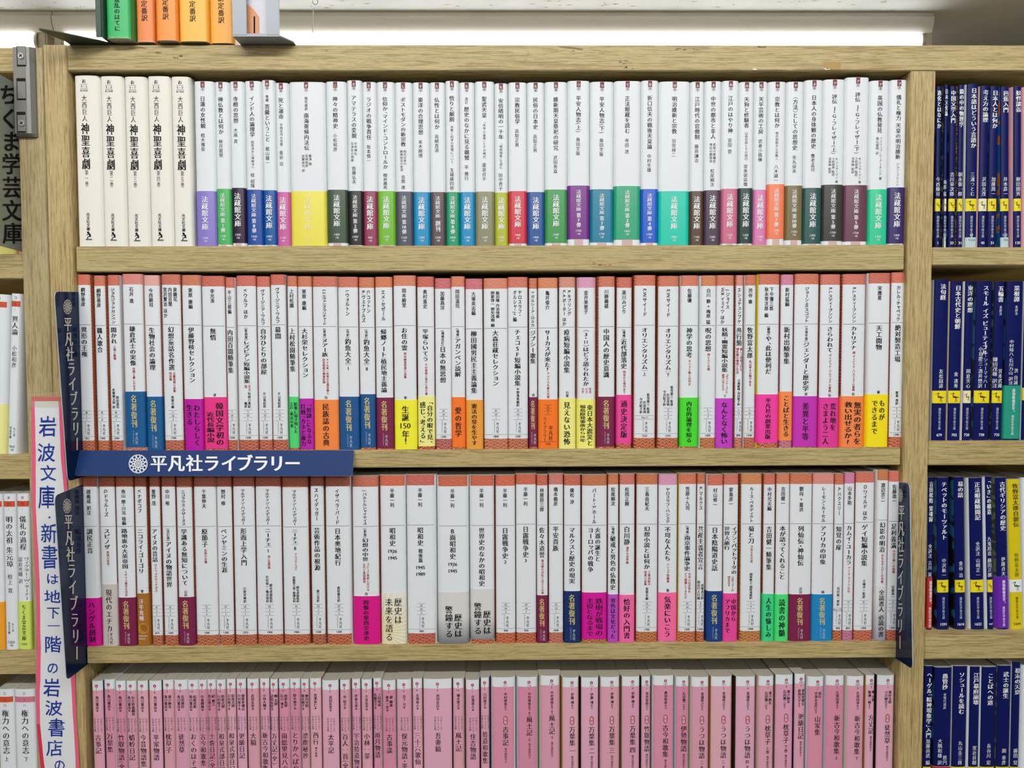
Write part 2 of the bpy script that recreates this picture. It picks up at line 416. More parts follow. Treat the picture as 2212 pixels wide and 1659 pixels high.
shelf_z = [(zz(1000, 530.5), zz(1000, 585)), (zz(1130, 970.5), zz(1130, 1008.7)), (zz(1060, 1391), zz(1060, 1427))]
z4 = zz(1060, 1464) - 0.1505
shelf_z.append((z4, z4 - 0.018))
for zt, zb in shelf_z: board('shelf', XL1 + 0.0010, XR0 - 0.0008, 0.0, YB - 0.008, zb, zt, M['wood_h'], case)
rshelf = [(zz(2110, 534, YF), zz(2110, 572.6, YF)), (zz(2110, 953, YF), zz(2110, 1004.6, YF)), (zz(2110, 1371.5, YF), zz(2110, 1423.4, YF))]
zr4 = zz(2100, 1440) - 0.1490
rshelf.append((zr4, zr4 - 0.02))
for zt, zb in rshelf: board('shelf', XR1 + 0.0002, XEND - 0.0225, YF, YB - 0.008, zb, zt, M['wood_h'], case)
# wear on the top board: torn veneer, old adhesive marks, a grey cable-shaped scuff
def blob(items, pts, mt): shape(items, pts[::-1], mt)
M['scar'] = mat('torn_veneer_patch', lin('#b18f4c'), 0.5); M['chip'] = mat('bare_chip', lin('#e8e2cf'), 0.7); M['scuff'] = mat('dark_scuff', lin('#857452'), 0.6)
it = []
blob(it, [(1778, 136), (1790, 133.5), (1817, 134), (1816, 150), (1800, 151), (1795, 146), (1788, 150), (1776, 142)], M['scar'])
blob(it, [(1776, 146), (1785, 148), (1786, 150), (1793, 147), (1792, 150.5), (1784, 151.5)], M['chip']); blob(it, [(1626, 148), (1634, 147.5), (1635, 151.5), (1626, 151.5)], M['chip'])
blob(it, [(1205, 100), (1228, 100.5), (1248, 103), (1259, 106), (1258, 108.5), (1242, 106), (1226, 103.5), (1212, 102.5)], M['scuff'])
for (a, b, w, h) in ((1240, 113, 14, 10), (1345, 134, 16, 8), (300, 104, 60, 5), (385, 123, 18, 11), (340, 113, 26, 4), (1360, 146, 20, 5), (1650, 101, 34, 4), (1500, 106, 14, 4), (706, 112, 5, 9), (1141, 118, 3, 10), (1470, 106, 24, 4)):
    for k in range(4):
        x = a + random.uniform(-.5, .5) * w; y = b + random.uniform(-.5, .5) * h; q = w * random.uniform(.08, .3); r = h * random.uniform(.05, .16) + .5
        blob(it, [(x - q, y), (x, y - r), (x + q, y + r * .2), (x + q * .3, y + r)], M['scuff'])
JOBS.append((case, lambda u, v: P(u, v, YF - 0.0001), it))
it = []
for k in range(14):
    x = 1270 + random.random() * 60; y = 565 + random.random() * 8; q = 2 + random.random() * 4
    blob(it, [(x - q, y), (x, y - 1.2), (x + q, y + .2), (x + q * .3, y + 1.3)], M['scar'])
JOBS.append((case, lambda u, v: P(u, v, -0.0001), it))

lcase = empty('bookcase', (0, 0, 0), 'neighbouring oak bookcase with a grey metal bracket, cut off by the frame', 'bookcase')
LL0, LL1 = edge(40.5, 300, YF), XL0 - 0.0006
lt0, lt1 = zz(20, 155.5, YF), zz(20, 102.5, YF)
LEFT = LL0 - 0.45
board('side_panel', LL0, LL1, YF, YB, 0, lt1, M['wood_v_pale'], lcase)
board('side_panel', LEFT - .02, LEFT, YF, YB, 0, lt1, M['wood_v_pale'], lcase)
board('top_board', LEFT, LL0 - .0003, YF, YB, lt0, lt1, M['wood_h'], lcase)
board('back_panel', LEFT, LL0, YB - .006, YB - .001, 0.02, lt0, M['shadow_wood'], lcase)
lshelf = [(zz(25, 548.5), zz(25, 602)), (zz(30, 981), zz(30, 1035.4)), (zz(35, 1404), zz(35, 1457))]
zl4 = zz(50, 1495) - 0.149; lshelf.append((zl4, zl4 - .02))
for zt, zb in lshelf: board('shelf', LEFT + .001, LL0 - .001, 0, YB - .008, zb, zt, M['wood_h'], lcase)
# bracket
br = empty('metal_bracket', P(59, 200, YF), 'grey slotted steel bracket screwed to the left bookcase side', 'bracket')
def rel(o, u, v, Y): return P(u, v, Y) - o.location
mb = MB(); xs_ = [rel(br, u, 200, YF).x for u in (37.5, 39, 66, 73, 79.5, 80)]; za, zb_ = rel(br, 50, 297, YF).z, rel(br, 50, 104, YF).z
pf = [(xs_[0], 0), (xs_[0], -.0050), (xs_[1], -.006), (xs_[2], -.006), (xs_[3], -.0052), (xs_[4], -.002), (xs_[5], 0)]
pe = [(x, y * .55) for x, y in pf]
for (z0_, q0), (z1_, q1) in (((za, pe), (za + .0022, pf)), ((za + .0022, pf), (zb_ - .0014, pf)), ((zb_ - .0014, pf), (zb_, pe))):
    for i in range(len(pf) - 1): mb.poly([(q0[i][0], q0[i][1], z0_), (q0[i+1][0], q0[i+1][1], z0_), (q1[i+1][0], q1[i+1][1], z1_), (q1[i][0], q1[i][1], z1_)], M['grey_metal'])
mb.poly([(x, y, za) for x, y in pe], M['grey_metal'], True); mb.poly([(x, y, zb_) for x, y in pe], M['grey_metal'])
mb.build('plate', br)
for v0, v1, kind in ((105, 149, 1), (174, 221, 0), (246, 291, 2)):
    mb = MB(); a = rel(br, 46, v1, YF); b = rel(br, 64, v0, YF); mb.box((a.x, -0.00612, a.z), (b.x, -0.0059, b.z), M['dark_slot']); mb.build('slot', br)
    mb = MB(); d = 3 if kind != 2 else 6; a = rel(br, 48, v1 - (3 if kind else 3), YF); b = rel(br, 64.5, v0 + (0 if kind == 1 else 7), YF); mb.box((a.x, -0.0066, a.z), (b.x, -0.0061, b.z), M['grey_metal'], 0.0002); mb.build('tongue', br)
for u, v in ((56, 127), (57.5, 271)):
    c = rel(br, u, v, YF); mb = MB(); mb.cyl((c.x, -0.0064, c.z), (c.x, -0.0078, c.z), 0.0031, M['steel'], 20, 0.0026)
    w_ = mb.build('screw', br); mb = MB()
    for r in (0.6, 0.6 + math.pi / 2):
        dx, dz = math.cos(r), math.sin(r); l, t = .0017, .0004
        mb.poly([(c.x + dx * l - dz * t, -.00785, c.z + dz * l + dx * t), (c.x - dx * l - dz * t, -.00785, c.z - dz * l + dx * t), (c.x - dx * l + dz * t, -.00785, c.z - dz * l - dx * t), (c.x + dx * l + dz * t, -.00785, c.z + dz * l - dx * t)], M['dark_slot'])
    mb.build('cross_slot', w_)

# ------------------------------------------------------------------ fluorescent lights behind the top of the case
def tube_light(u0, u1, h0, h1, label):
    """tube between pixel columns u0, u1; its housing between h0 and h1"""
    YT = 0.3625; r = 0.0162; zh = zc_low - .0006
    zt = zz(1100, 69, YT) - r; x0, x1 = edge(u0, 80, YT), edge(u1, 80, YT); hx0, hx1 = edge(h0, 40, .345), edge(h1, 40, .345)
    t = empty('fluorescent_light', ((x0 + x1) / 2, YT, zh), label, 'light', 'fluorescent lights above the bookcase')
    o = Vector(t.location); d1 = zh - zz(1100, 34, .345); d2 = zh - zz(1100, 68, .345); bk = .035
    mb = MB(); e_ = d2 - d1
    prof = [(bk, 0), (-.0180, 0), (-.0180, -d1), (-.0205, -d1 - .0015)] + [(-.0205 + .006 * q * q, -d1 - .0015 - (e_ - .0015) * q) for q in [(i + 1) / 10 for i in range(10)]] + [(-.010, -d2 - .0004), (bk, -d2 - .0004)]
    xa, xb = hx0 - o.x, hx1 - o.x
    zshift = 0
    for i in range(len(prof) - 1):
        (ya, za), (yb, zb) = prof[i], prof[i + 1]
        mb.poly([(xa, ya, za), (xa, yb, zb), (xb, yb, zb), (xb, ya, za)], M['enamel'], True)
    mb.poly([(xa, y, z) for y, z in prof], M['enamel']); mb.poly([(xb, y, z) for y, z in prof], M['enamel'], True)
    mb.build('housing', t, smooth=False)
    mb = MB(); mb.cyl((x0 - o.x, 0, zt - o.z), (x1 - o.x, 0, zt - o.z), r, M['tube'], 24); mb.build('tube', t, smooth=False)
    for sx, xx in ((-1, x0), (1, x1)):
        mb = MB(); q = xx - o.x
        mb.cyl((q, 0, zt - o.z), (q + sx * .004, 0, zt - o.z), r * .97, M['steel'], 20)
        mb.build('end_cap', t)
        mb = MB(); mb.box((min(q + sx * .004, q + sx * .016), -.012, zt - o.z - r * .9), (max(q + sx * .004, q + sx * .016), .012, -d2 + .002), M['ivory_plastic'], .002); mb.build('lamp_holder', t)
    return t
tube_light(152, 1980, 114, 2016, 'long lit fluorescent tube light above the bookcase, right of the joint')
tube_light(-1750, 86, -1780, 112, 'lit fluorescent tube light at the upper left, cut off by the frame')
it = []
for k in range(46):
    x = random.uniform(620, 1950) if k > 8 else random.uniform(0, 200); y = random.uniform(1, 17); q = random.uniform(1.5, 9)
    shape(it, [(x - q, y), (x, y - .4), (x + q, y + .3), (x, y + .9)][::-1], M['scuff'])
sof = bpy.data.objects['ceiling_soffit']
JOBS.append((sof, lambda u, v: on_plane(u, v, (0, 0, zc_low - .0002), Vector((0, 0, 1))), it))
tcord = empty('pull_cord', P(677, 18, 0.30), 'thin white pull cord with a small ring hanging before the light', 'cord')
mb = MB(); o = tcord.location; b = P(676, 71, 0.30) - o; mb.cyl((0, 0, 0), b, 0.0006, M['enamel'], 8); mb.build('string', tcord)
mb = MB(); c = P(681, 4, .30) - o
for i in range(14):
    a, b = math.radians(-200 + i * 22), math.radians(-200 + (i + 1) * 22); R_ = .0035
    mb.cyl((c.x + R_ * math.cos(a), 0, c.z + R_ * math.sin(a)), (c.x + R_ * math.cos(b), 0, c.z + R_ * math.sin(b)), .0006, M['steel'], 6)
mb.build('ring', tcord)

# ------------------------------------------------------------------ books
def colour_name(h):
    import colorsys
    r, g, b = [int(h.lstrip('#')[i:i+2], 16) / 255 for i in (0, 2, 4)]; hu, l, s_ = colorsys.rgb_to_hls(r, g, b); hu *= 360
    if l < 0.2 and s_ < .3: return 'black'
    if s_ < 0.16: return 'charcoal' if l < .35 else 'grey' if l < .7 else 'pale grey'
    if 20 <= hu < 62 and s_ < .35 and l < .62: return 'khaki' if l > .4 else 'brown'
    nm = 'red' if hu < 12 or hu >= 345 else 'orange' if hu < 38 else 'yellow' if hu < 64 else 'lime green' if hu < 105 else 'green' if hu < 155 else 'teal green' if hu < 180 else 'blue' if hu < 235 else 'violet' if hu < 275 else 'purple' if hu < 300 else 'magenta' if hu < 325 else 'pink'
    if hu >= 315 and l < .4 and s_ < .7: nm = 'maroon'
    if nm == 'red' and l > .62: nm = 'salmon'
    if nm == 'red' and 12 > hu and l > .6: nm = 'salmon'
    pre = 'dark ' if l < .3 and nm not in ('maroon',) else 'pale ' if l > .74 and nm != 'yellow' else ''
    if nm == 'yellow' and l > .7: pre = 'pale '
    return pre + nm
ORD = 'first second third fourth fifth sixth seventh eighth ninth tenth eleventh twelfth thirteenth fourteenth fifteenth sixteenth seventeenth eighteenth nineteenth'.split()
def ordinal(n):
    if n <= 19: return ORD[n - 1]
    t = {2: 'twenty', 3: 'thirty', 4: 'forty', 5: 'fifty'}[n // 10]
    return (t + '-' + ORD[n % 10 - 1]) if n % 10 else t[:-1] + 'ieth'
def book(x0, x1, vt, zbase, Y=0.0012, gl=0.6, gr=0.6, depth=0.105, lean=0.0, mats=None, side=None, zones=None, tint='#cc5530',
         band=None, label='', group=None, items=(), bandmat=None, bulge=None, pagecol=None, vb=None, corner=0.0011):
    """x0,x1: printed spine width in pixels at the spine's top; gl,gr: pixels of flare each side; zones: [(v0, v1, material)];
    band: (v_top, v_bottom or None, colour, material)."""
    xc = (x0 + x1) / 2; zt = at(x0, vt, Y)[1]
    bl = bulge if bulge is not None else min(0.0011, 0.03 * (x1 - x0) * .00043 * 2)
    X0 = at(x0, vt, Y + (bl + corner) * .9)[0]; X1 = at(x1, vt, Y + (bl + corner) * .9)[0]   # the edges of the spine lie a little behind its middle
    k = (X1 - X0) / (x1 - x0); hs = (X1 - X0) / 2; H = zt - zbase
    el, er = gl * k, gr * k
    # the pixel row of the base below this spine
    vbase = vb or vt + H / k / 1.0
    for _ in range(4): vbase += (at(xc, vbase, Y)[1] - zbase) / k
    t = empty('paperback_book', ((X0 + X1) / 2, Y, zbase), label, 'book', group)
    if lean: t.rotation_euler = (0, lean, 0); t.location.x -= H * math.sin(lean)
    r = min(0.0022, 0.35 * hs)
    def yof(x):
        x = max(-hs, min(hs, x)); return bl * (x / hs) ** 2 + corner * max(0.0, (abs(x) - (hs - r)) / r) ** 2
    nn = 8 if hs > .006 else 6
    front = [(-hs + 2 * hs * i / (2 * nn), yof(-hs + 2 * hs * i / (2 * nn))) for i in range(2 * nn + 1)]
    ye = bl + corner
    rt = [(hs + er * a, ye + b) for a, b in ((.45, .0012), (.8, .003), (1.0, .006))] + [(hs + er, depth)]
    lt = [(-hs - el, depth)] + [(-hs - el * a, ye + b) for a, b in ((1.0, .006), (.8, .003), (.45, .0012))]
    prof = lt + front + rt; nl = len(lt); nf = len(front)
    def zv(v): return H * (vbase - v) / (vbase - vt)
    zones = zones or [(vt, vbase, mats['spine'])]
    cuts = [0.0] + sorted({max(0, min(H, zv(z[1]))) for z in zones} | {max(0, min(H, zv(z[0]))) for z in zones} | {H}); cuts = sorted(set(round(c, 6) for c in cuts))
    def zmat(z):
        for a, b, mt in zones:
            if zv(b) <= z <= zv(a): return mt
        return mats['spine']
    mb = MB(); n = len(prof)
    for z in cuts: mb.v += [(x, y, z) for x, y in prof]
    for j in range(len(cuts) - 1):
        mt = mb.m(zmat((cuts[j] + cuts[j + 1]) / 2)); ms = mb.m(side or zmat((cuts[j] + cuts[j + 1]) / 2))
        for i in range(n - 1):
            mb.f.append([j * n + i, j * n + i + 1, (j + 1) * n + i + 1, (j + 1) * n + i]); mb.mi.append(mt if nl <= i < nl + nf - 1 else ms)
    th = 0.0004                                            # thickness of the cover, seen along its top and bottom edge
    inner = [(x * (1 - th / (hs + max(el, er, .0005))), y + (th if nl <= i < nl + nf else th * .5) if y < depth else y) for i, (x, y) in enumerate(prof)]
    for z, fl in ((0.0, False), (H, True)):
        k0 = len(mb.v); mb.v += [(x, y, z) for x, y in prof] + [(x, y, z) for x, y in inner]
        for i in range(n - 1):
            q = [k0 + i, k0 + i + 1, k0 + n + i + 1, k0 + n + i]; mb.f.append(q if fl else q[::-1]); mb.mi.append(mb.m(M['rim']))
    cv = mb.build('cover', t, tint)
    nb = (len(cuts) - 1) * (n - 1); cv.data.polygons.foreach_set('use_smooth', [k < nb and 0 < k % (n - 1) < n - 2 for k in range(len(cv.data.polygons))])
    mb = MB(); k0 = 0; z0, z1 = .0006, H - .00035
    mb.v += [(x, y, z) for z in (z0, z1) for x, y in inner]
    mb.f.append(list(range(n))[::-1]); mb.f.append(list(range(n, 2 * n))); mb.mi += [mb.m(M['paper'])] * 2
    mb.f.append([0, n, 2 * n - 1, n - 1]); mb.mi.append(0)
    mb.build('page_block', t)
    zb_top = None
    if band:
        bt, bb, bc, bm = band; zb1 = zv(bt); zb0 = 0.0002 if bb is None else zv(bb); o_ = .00028
        bp = [(x * 1.0 + (math.copysign(.00006, x)), y - (o_ if nl <= i < nl + nf else .0001)) for i, (x, y) in enumerate(prof)]
        mb = MB(); mb.v += [(x, y, z) for z in (zb0, zb1) for x, y in bp]; mi = mb.m(bm)
        for i in range(n - 1): mb.f.append([i, i + 1, n + i + 1, n + i]); mb.mi.append(mi)
        for z, fl in ((zb0, False), (zb1, True)):
            k0 = len(mb.v); mb.v += [(x, y, z) for x, y in bp] + [(x, y, z) for x, y in prof]
            for i in range(n - 1):
                q = [k0 + i, k0 + i + 1, k0 + n + i + 1, k0 + n + i]; mb.f.append(q if fl else q[::-1]); mb.mi.append(mb.m(M['rim']))
        bd = mb.build('paper_band', t, bc); bd.data.polygons.foreach_set('use_smooth', [0 < k < n - 2 for k in range(len(bd.data.polygons))]); zb_top = zb1; zb_bot = zb0
    if items:
        def fn(x, v):
            X = (x - xc) * k; z = zv(v); off = .00012 + (.0003 if zb_top and zb_bot - .0002 <= z <= zb_top + .0002 else 0)
            return (X, yof(X) - off, z)
        JOBS.append((t, fn, list(items)))
    t['vb'] = vbase
    del t['vb']
    return t
def vbase_of(xc, vt, zbase, Y=0.0012):
    v = vt + 350
    for _ in range(6): v += (at(xc, v, Y)[1] - zbase) * 1660 / (D + Y)
    return v
def gaps(rows, i, lo, hi, mx=4.5):
    """half of the space to the neighbours"""
    a = rows[i - 1][1] if i else lo; b = rows[i + 1][0] if i < len(rows) - 1 else hi
    gl = (rows[i][0] - a) / (2 if i else 1); gr = (b - rows[i][1]) / (2 if i < len(rows) - 1 else 1)
    return max(.15, min(mx, gl) - .35), max(.15, min(mx, gr) - .35)
ROWBOOKS = {}
def relabel(shelf):
    """name each book by its own look and that of its two neighbours; keep the ordinal where that is not unique"""
    row = ROWBOOKS[shelf]; new = []
    for i, (o, own, sh) in enumerate(row):
        a = row[i - 1][2] if i else None; b = row[i + 1][2] if i < len(row) - 1 else None
        if a and b: lab = '%s, between %s and %s books, %s' % (own, a, b, shelf)
        else: lab = '%s, at the %s end of the %s' % (own, 'left' if not a else 'right', shelf)
        new.append(lab)
    for (o, own, sh), lab in zip(row, new):
        plain = [re.sub(r'\d+', '', q) for q in new]
        if plain.count(re.sub(r'\d+', '', lab)) == 1 and len(lab.replace('-', ' ').split()) <= 16: o['label'] = lab
def size_word(w): return 'thick ' if w > 46 else 'slim ' if w < 24 else ''

# ------------------------------------------------------------------ top row of the middle bay
def x_at(X, Z, Y):                                           # pixel column of a world point, used only to extend text rows
    p = LENS @ Vector((X, ZC - Z, Y + D)); return CX + F * p.x / p.z, CY + F * p.y / p.z
GROUP1 = 'paperbacks on the top shelf of the middle bay'
R1C = [(161.5, 216.7, 163, '9・5', '¥1060', '一', 'first'), (217.6, 267.7, 164.5, '9・6', '¥1048', '二', 'second'), (269.4, 318.2, 165.5, '9・7', '¥1060', '三', 'third'),
       (319.6, 368.9, 164.5, '9・8', '¥1060', '四', 'fourth'), (370.3, 412.5, 165.5, '9・9', '¥1060', '五', 'fifth')]
z1 = shelf_z[0][0]
for i, (x0, x1, vt, code, price, num, o_) in enumerate(R1C):
    xc = (x0 + x1) / 2 - (4.5 if i < 4 else 0); it = []
    vrun(it, xc, vt + 8, 'お', 9, 9, M['black'], 'mb')
    for v in (vt + 18.5, vt + 27.5): hbox(it, xc - 8, xc + 8, v, v + .6, M['grey_print'])
    hrun(it, xc, vt + 23.5, code, 7, M['grey_print'], 'g'); hrun(it, xc, vt + 32, price, 6.6, M['grey_print'], 'g')
    vrun(it, xc, vt + 42, '大西巨人', 11.5, 14.4, M['black'], 'ml')
    vrun(it, xc + .5, vt + 102, '神聖喜劇', 18.5, 25.3, M['black'], 'mb')
    vrun(it, xc + 1, vt + 203, '第' + num + '巻', 8, 12.2, M['grey_print'], 'ml')
    vrun(it, xc + 1.5, vt + 296, '光文社文庫', 7.6, 7.9, M['black'], 'gb')
    e = xc + 2; w = vt + 350                                 # seated-thinker mark
    disc(it, e - 1.2, w - 11, 2.6, M['black']); shape(it, [(e + 1, w - 10), (e + 4, w - 8), (e + 5, w - 2), (e + 2.5, w - 1), (e, w - 6)][::-1], M['black'])
    shape(it, [(e - 5, w - 6.5), (e + 1, w - 9), (e + 1.5, w - 7.5), (e - 4.5, w - 5)][::-1], M['black']); shape(it, [(e - 3, w - 2.5), (e + 3, w - 3.5), (e + 3, w - 1.5), (e - 2.5, w - 1)][::-1], M['black'])
    shape(it, [(e - 3, w - 1), (e - 1.5, w - 1), (e - 2, w + 2.6), (e - 4.5, w + 2.6)][::-1], M['black']); hbox(it, e - 7, e + 7, w + 3, w + 4.6, M['black']); hbox(it, e - 6, e + 7, w + 5.4, w + 6, M['black'])
    book(x0, x1, vt, z1, Y=0.0010, gl=.2, gr=.3, mats={'spine': M['cream']}, items=it, corner=.0024, group=GROUP1,
         label='thick cream paperback without band, volume %s of five, left end of top shelf' % {'first': 'one', 'second': 'two', 'third': 'three', 'fourth': 'four', 'fifth': 'five'}[o_])
R1 = '''
419.7@463.7@175.5@う1@日蓮の女性観@@植木雅俊@8d7fd0@412@0@@1300
464@495.6@177@あ1@禅仏教とは何か@@秋月龍珉@4db864@407@4@第1弾@1100
496.4@527.8@176@お1@寺檀の思想@@大桑 斉@2d1a38@405@7@@1200
528.9@565.2@175@か2@インド人の論理学@問答法から帰納法へ@桂 紹隆@1c4fa3@409@3@第8弾@1300
565.4@594@173@か3@[増補]菩薩ということ@@梶山雄一@0f5aa5@410@3@@1000
594.9@624@179@か4@死と運命@中国古代の思索@金谷 治@cf62a8@414@0@@1100
625@702.6@177@ぎ1@[現代語訳]南海寄帰内法伝@義浄 撰/宮林昭彦/加藤栄司 訳@@efe455@412@0@@2000
704@748.3@176@こ1@神々の精神史@@小松和彦@41553f@409@7@@1400
749.4@782@173.5@さ3@アマテラスの変貌@中世神仏/交渉史の視座@佐藤弘夫@262427@411.6@2@第2弾@1200
782.6@813.2@177@さ4@ラジオの戦争責任@@坂本慎一@96395c@412@0@@900
813.7@852.3@177@さ4@信仰か、マインド・コントロールか@@櫻井義秀@74bd2e@412@2@@1100
852.8@890.5@178@し1@ポストモダンの新宗教@現代日本の/精神状況の底流@島薗 進@4e5164@413@0@第10弾@1200
891.3@927.4@178@す1@東洋の合理思想@@末木剛博@1192c6@414@0@@1200
928@961@178@た1@仏性とは何か@@高崎直道@5a4b50@414@0@創刊@1200
961.8@991.2@174.6@た2@悟りと解脱@宗教と科学の真理について@玉城康四郎@169a6c@414@0@第8弾@1000
991.9@1024.7@178@た3@[改訂]歴史のなかに見る親鸞@@平 雅行@0f8fc4@414@0@@1100
1025.6@1067@176@た4@聖武天皇@「天平の皇帝」とその時代@瀧浪貞子@8c8c6c@413@0@@1300
1067.9@1096.3@180@た5@安倍晴明の一千年@「晴明現象」を読む@田中貴子@b5bd30@415@0@@1200
1097.9@1137.3@178@た6@宗教民俗学@@高取正男@d4374a@412@5@@1400
1138@1175.6@178@た6@民俗の日本史@@高取正男@28579b@414@0@@1400
1176.3@1224.9@177@た8@維新期天皇祭祀の研究@@武田秀章@3f9a51@408.6@6@@1600
1225.4@1273.4@174.5@つ1@平安人物志(上)@@角田文衞@7a2d8c@400@14@第7弾@1700
1274.5@1325.3@176.5@つ1@平安人物志(下)@@角田文衞@17809f@408@7@第7弾@1700
1325.9@1383.8@175@て1@正法眼蔵を読む@@寺田 透@2aa877@401@13@第2弾@1800
1384.4@1422@174@な1@折口信夫の戦後天皇論@@中村生雄@1f5fcf@407.6@6@第4弾@1300
1422.8@1489.7@176@は1@明治維新と宗教@@羽賀祥二@14cdb2@412@0@@1800
1490.5@1520.8@176.5@ふ1@江戸時代の官僚制@@藤井讓治@5a4031@412@0@@1100
1521.6@1558.2@175.5@ま1@中世の都市と非人@武家の都鎌倉・/寺社の都奈良@松尾剛次@4d3b4e@410@0@@1200
1559@1595.4@174.5@み1@江戸のはやり神@@宮田 登@cf6e8e@407@4@@1200
1595.9@1627.9@177@み2@天狗と修験者@山岳信仰とその周辺@宮本袈裟雄@1c3f3b@405.6@4@@1200
1628.8@1657.6@176.5@む1@天平芸術の工房@@武者小路穣@dc7eb6@409@0@@1200
1658.5@1697@176.5@や1@宗教とは何か@現代思想から宗教へ@八木誠一@f6835a@397@14@第7弾@1300
1697.9@1736@176.5@や2@〈方法〉としての思想史@@安丸良夫@7d6e49@400@11@第10弾@1300
1736.7@1777.2@173@よ2@日本人の身体観の歴史@@養老孟司@2b5852@405@3@@1300
1777.7@1824.3@171.5@ア1@評伝 J・G・フレイザー(上)@R・アッカーマン 著/小松和彦 監修/玉井暲 監訳@@3d3a38@398@9@第5弾@1700
1824.8@1877@167@ア1@評伝 J・G・フレイザー(下)@R・アッカーマン 著/小松和彦 監修/玉井暲 監訳@@6d4052@399@8@第5弾@1700
1877.8@1920.3@174@ア2@英国の仏教発見@フィリップ・C・アーモンド 著/奥山倫明 訳@@2fce9a@408@0@@1300
1921@1958.4@172.5@プ1@儀礼と権力 天皇の明治維新@ジョン・ブリーン@@3b2a6b@404@3@@1300
'''
def split_prefix(t):
    mm = re.match(r'^\[(.+?)\](.*)$', t); return (mm.group(1), mm.group(2)) if mm else (None, t)
def columns(it, xc, v, text, w, pitch, mt, style, gap, v1=None, rot=False):
    cols = text.split('/'); n = len(cols); end = v
    for q, c in enumerate(cols): end = max(end, vrun(it, xc + ((n - 1) / 2 - q) * gap, v, c, w, pitch, mt, style, v1, rot))
    return end
rows = [l.split('@') for l in R1.strip().split('\n')]
rx = [(r[0], r[1]) for r in R1C[:0]] + [(float(r[0]), float(r[1])) for r in rows]
for i, r in enumerate(rows):
    x0, x1, vt = float(r[0]), float(r[1]), float(r[2]); idx, title, sub, auth, col, bt, bb, suf, price = r[3], r[4], r[5], r[6], '#' + r[7], float(r[8]), float(r[9]), r[10], r[11]
    w = x1 - x0; xc = (x0 + x1) / 2 - min(2.5, (960 - x0) / 300 if x0 < 960 else 0); it = []
    vb = vbase_of(xc, vt, z1)
    hbox(it, xc - 4.4, xc + 4.4, vt + .6, vt + 13.5, M['maroon']); vrun(it, xc, vt + 5.5, idx[0], 6.5, 6.5, M['whiteprint'], 'gb')
    hbox(it, xc - 3.9, xc + 3.9, vt + 13.5, vt + 20.5, M['tag_grey']); hrun(it, xc, vt + 17, idx[1:], 6.5, M['black'], 'gb'); hrun(it, xc, vt + 24.6, '1', 5.5, M['tag_grey'], 'g')
    vrun_end = bt - 2; v = vt + 32; xt = xc - .5
    n_t = sum(adv(c, False) for c in title); pre, main = split_prefix(title)
    if pre: v = vrun(it, xt, v, pre, 6.5, 7.4, M['black'], 'm') + 5
    left = vrun_end - v - (10 if auth else 0) - (8 if sub else 0)
    need = 11.6 * sum(adv(c, False) for c in main) + (max(sum(adv(c, False) for c in s_) for s_ in sub.split('/')) * 7.1 if sub else 0) + sum(adv(c, False) for c in auth) * 9.9
    q = min(1.0, left / max(need, 1)); tw = min(11.2, w * .46)
    v = vrun(it, xt, v, main, tw, 11.6 * q, M['black'], 'm') + (8 if sub else 10) * q
    if sub: v = columns(it, xt - (.5 if '/' in sub else 0), v, sub, 6.6, 7.1 * q, M['black'], 'ml', 7.5) + 9 * q
    if auth: vrun(it, xt - 1, v, auth, 9.2, 9.9 * q, M['black'], 'ml')
    pale = M['whiteprint'] if col not in ('#efe455',) else mat('faint_print', lin('#f3efb4'), 0.4)
    bbv = vb - bb; big = not suf
    if big: vrun(it, xc, bt + 11, '法蔵館文庫', min(14.5, w * .5), (bbv - 34 - bt - 11) / 5.05, pale, 'mb')
    else:
        vrun(it, xc, bt + 9, '法蔵館文庫', min(11, w * .38), (bbv - 60 - bt - 9) / 5.0, pale, 'm')
        if suf == '創刊': vrun(it, xc, bbv - 55, suf, 11, 12.5, pale, 'mb')
        else:
            vrun(it, xc, bbv - 57, '第', 9.5, 11, pale, 'mb'); hrun(it, xc, bbv - 41, suf[1:-1], 10, pale, 'mb'); vrun(it, xc, bbv - 36, '弾', 9.5, 11, pale, 'mb')
    hrun(it, xc, bbv - 18, price, 6.6, pale, 'g'); hrun(it, xc, bbv - 11, '+税', 5, pale, 'g')
    if bb: hbox(it, xc - w * .2, xc + w * .2, bbv + .8, vb - .4, M['pinktag'])
    g0 = x0 - (rx[i - 1][1] if i else x0 - .4); g1 = (rx[i + 1][0] if i < len(rx) - 1 else x1 + .6) - x1
    nm = colour_name(col)
    bk_ = book(x0, x1, vt, z1, Y=0.0014, gl=max(.1, g0 / 2 - .05), gr=max(.1, g1 / 2 - .05), mats={'spine': M['white']}, items=it, corner=.0020,
         band=(bt, vb - bb if bb else None, col, M['tint_gloss']), group=GROUP1,
         label='%swhite paperback with %s lower band, %s from the left on the top shelf' % (size_word(w), nm, ordinal(i + 6)))
    if i == 0: ROWBOOKS['top shelf'] = [(bpy.data.objects['paperback_book.004'], 'x', 'cream')]
    ROWBOOKS['top shelf'].append((bk_, '%swhite paperback with %s lower band' % (size_word(w), nm), nm + '-banded'))

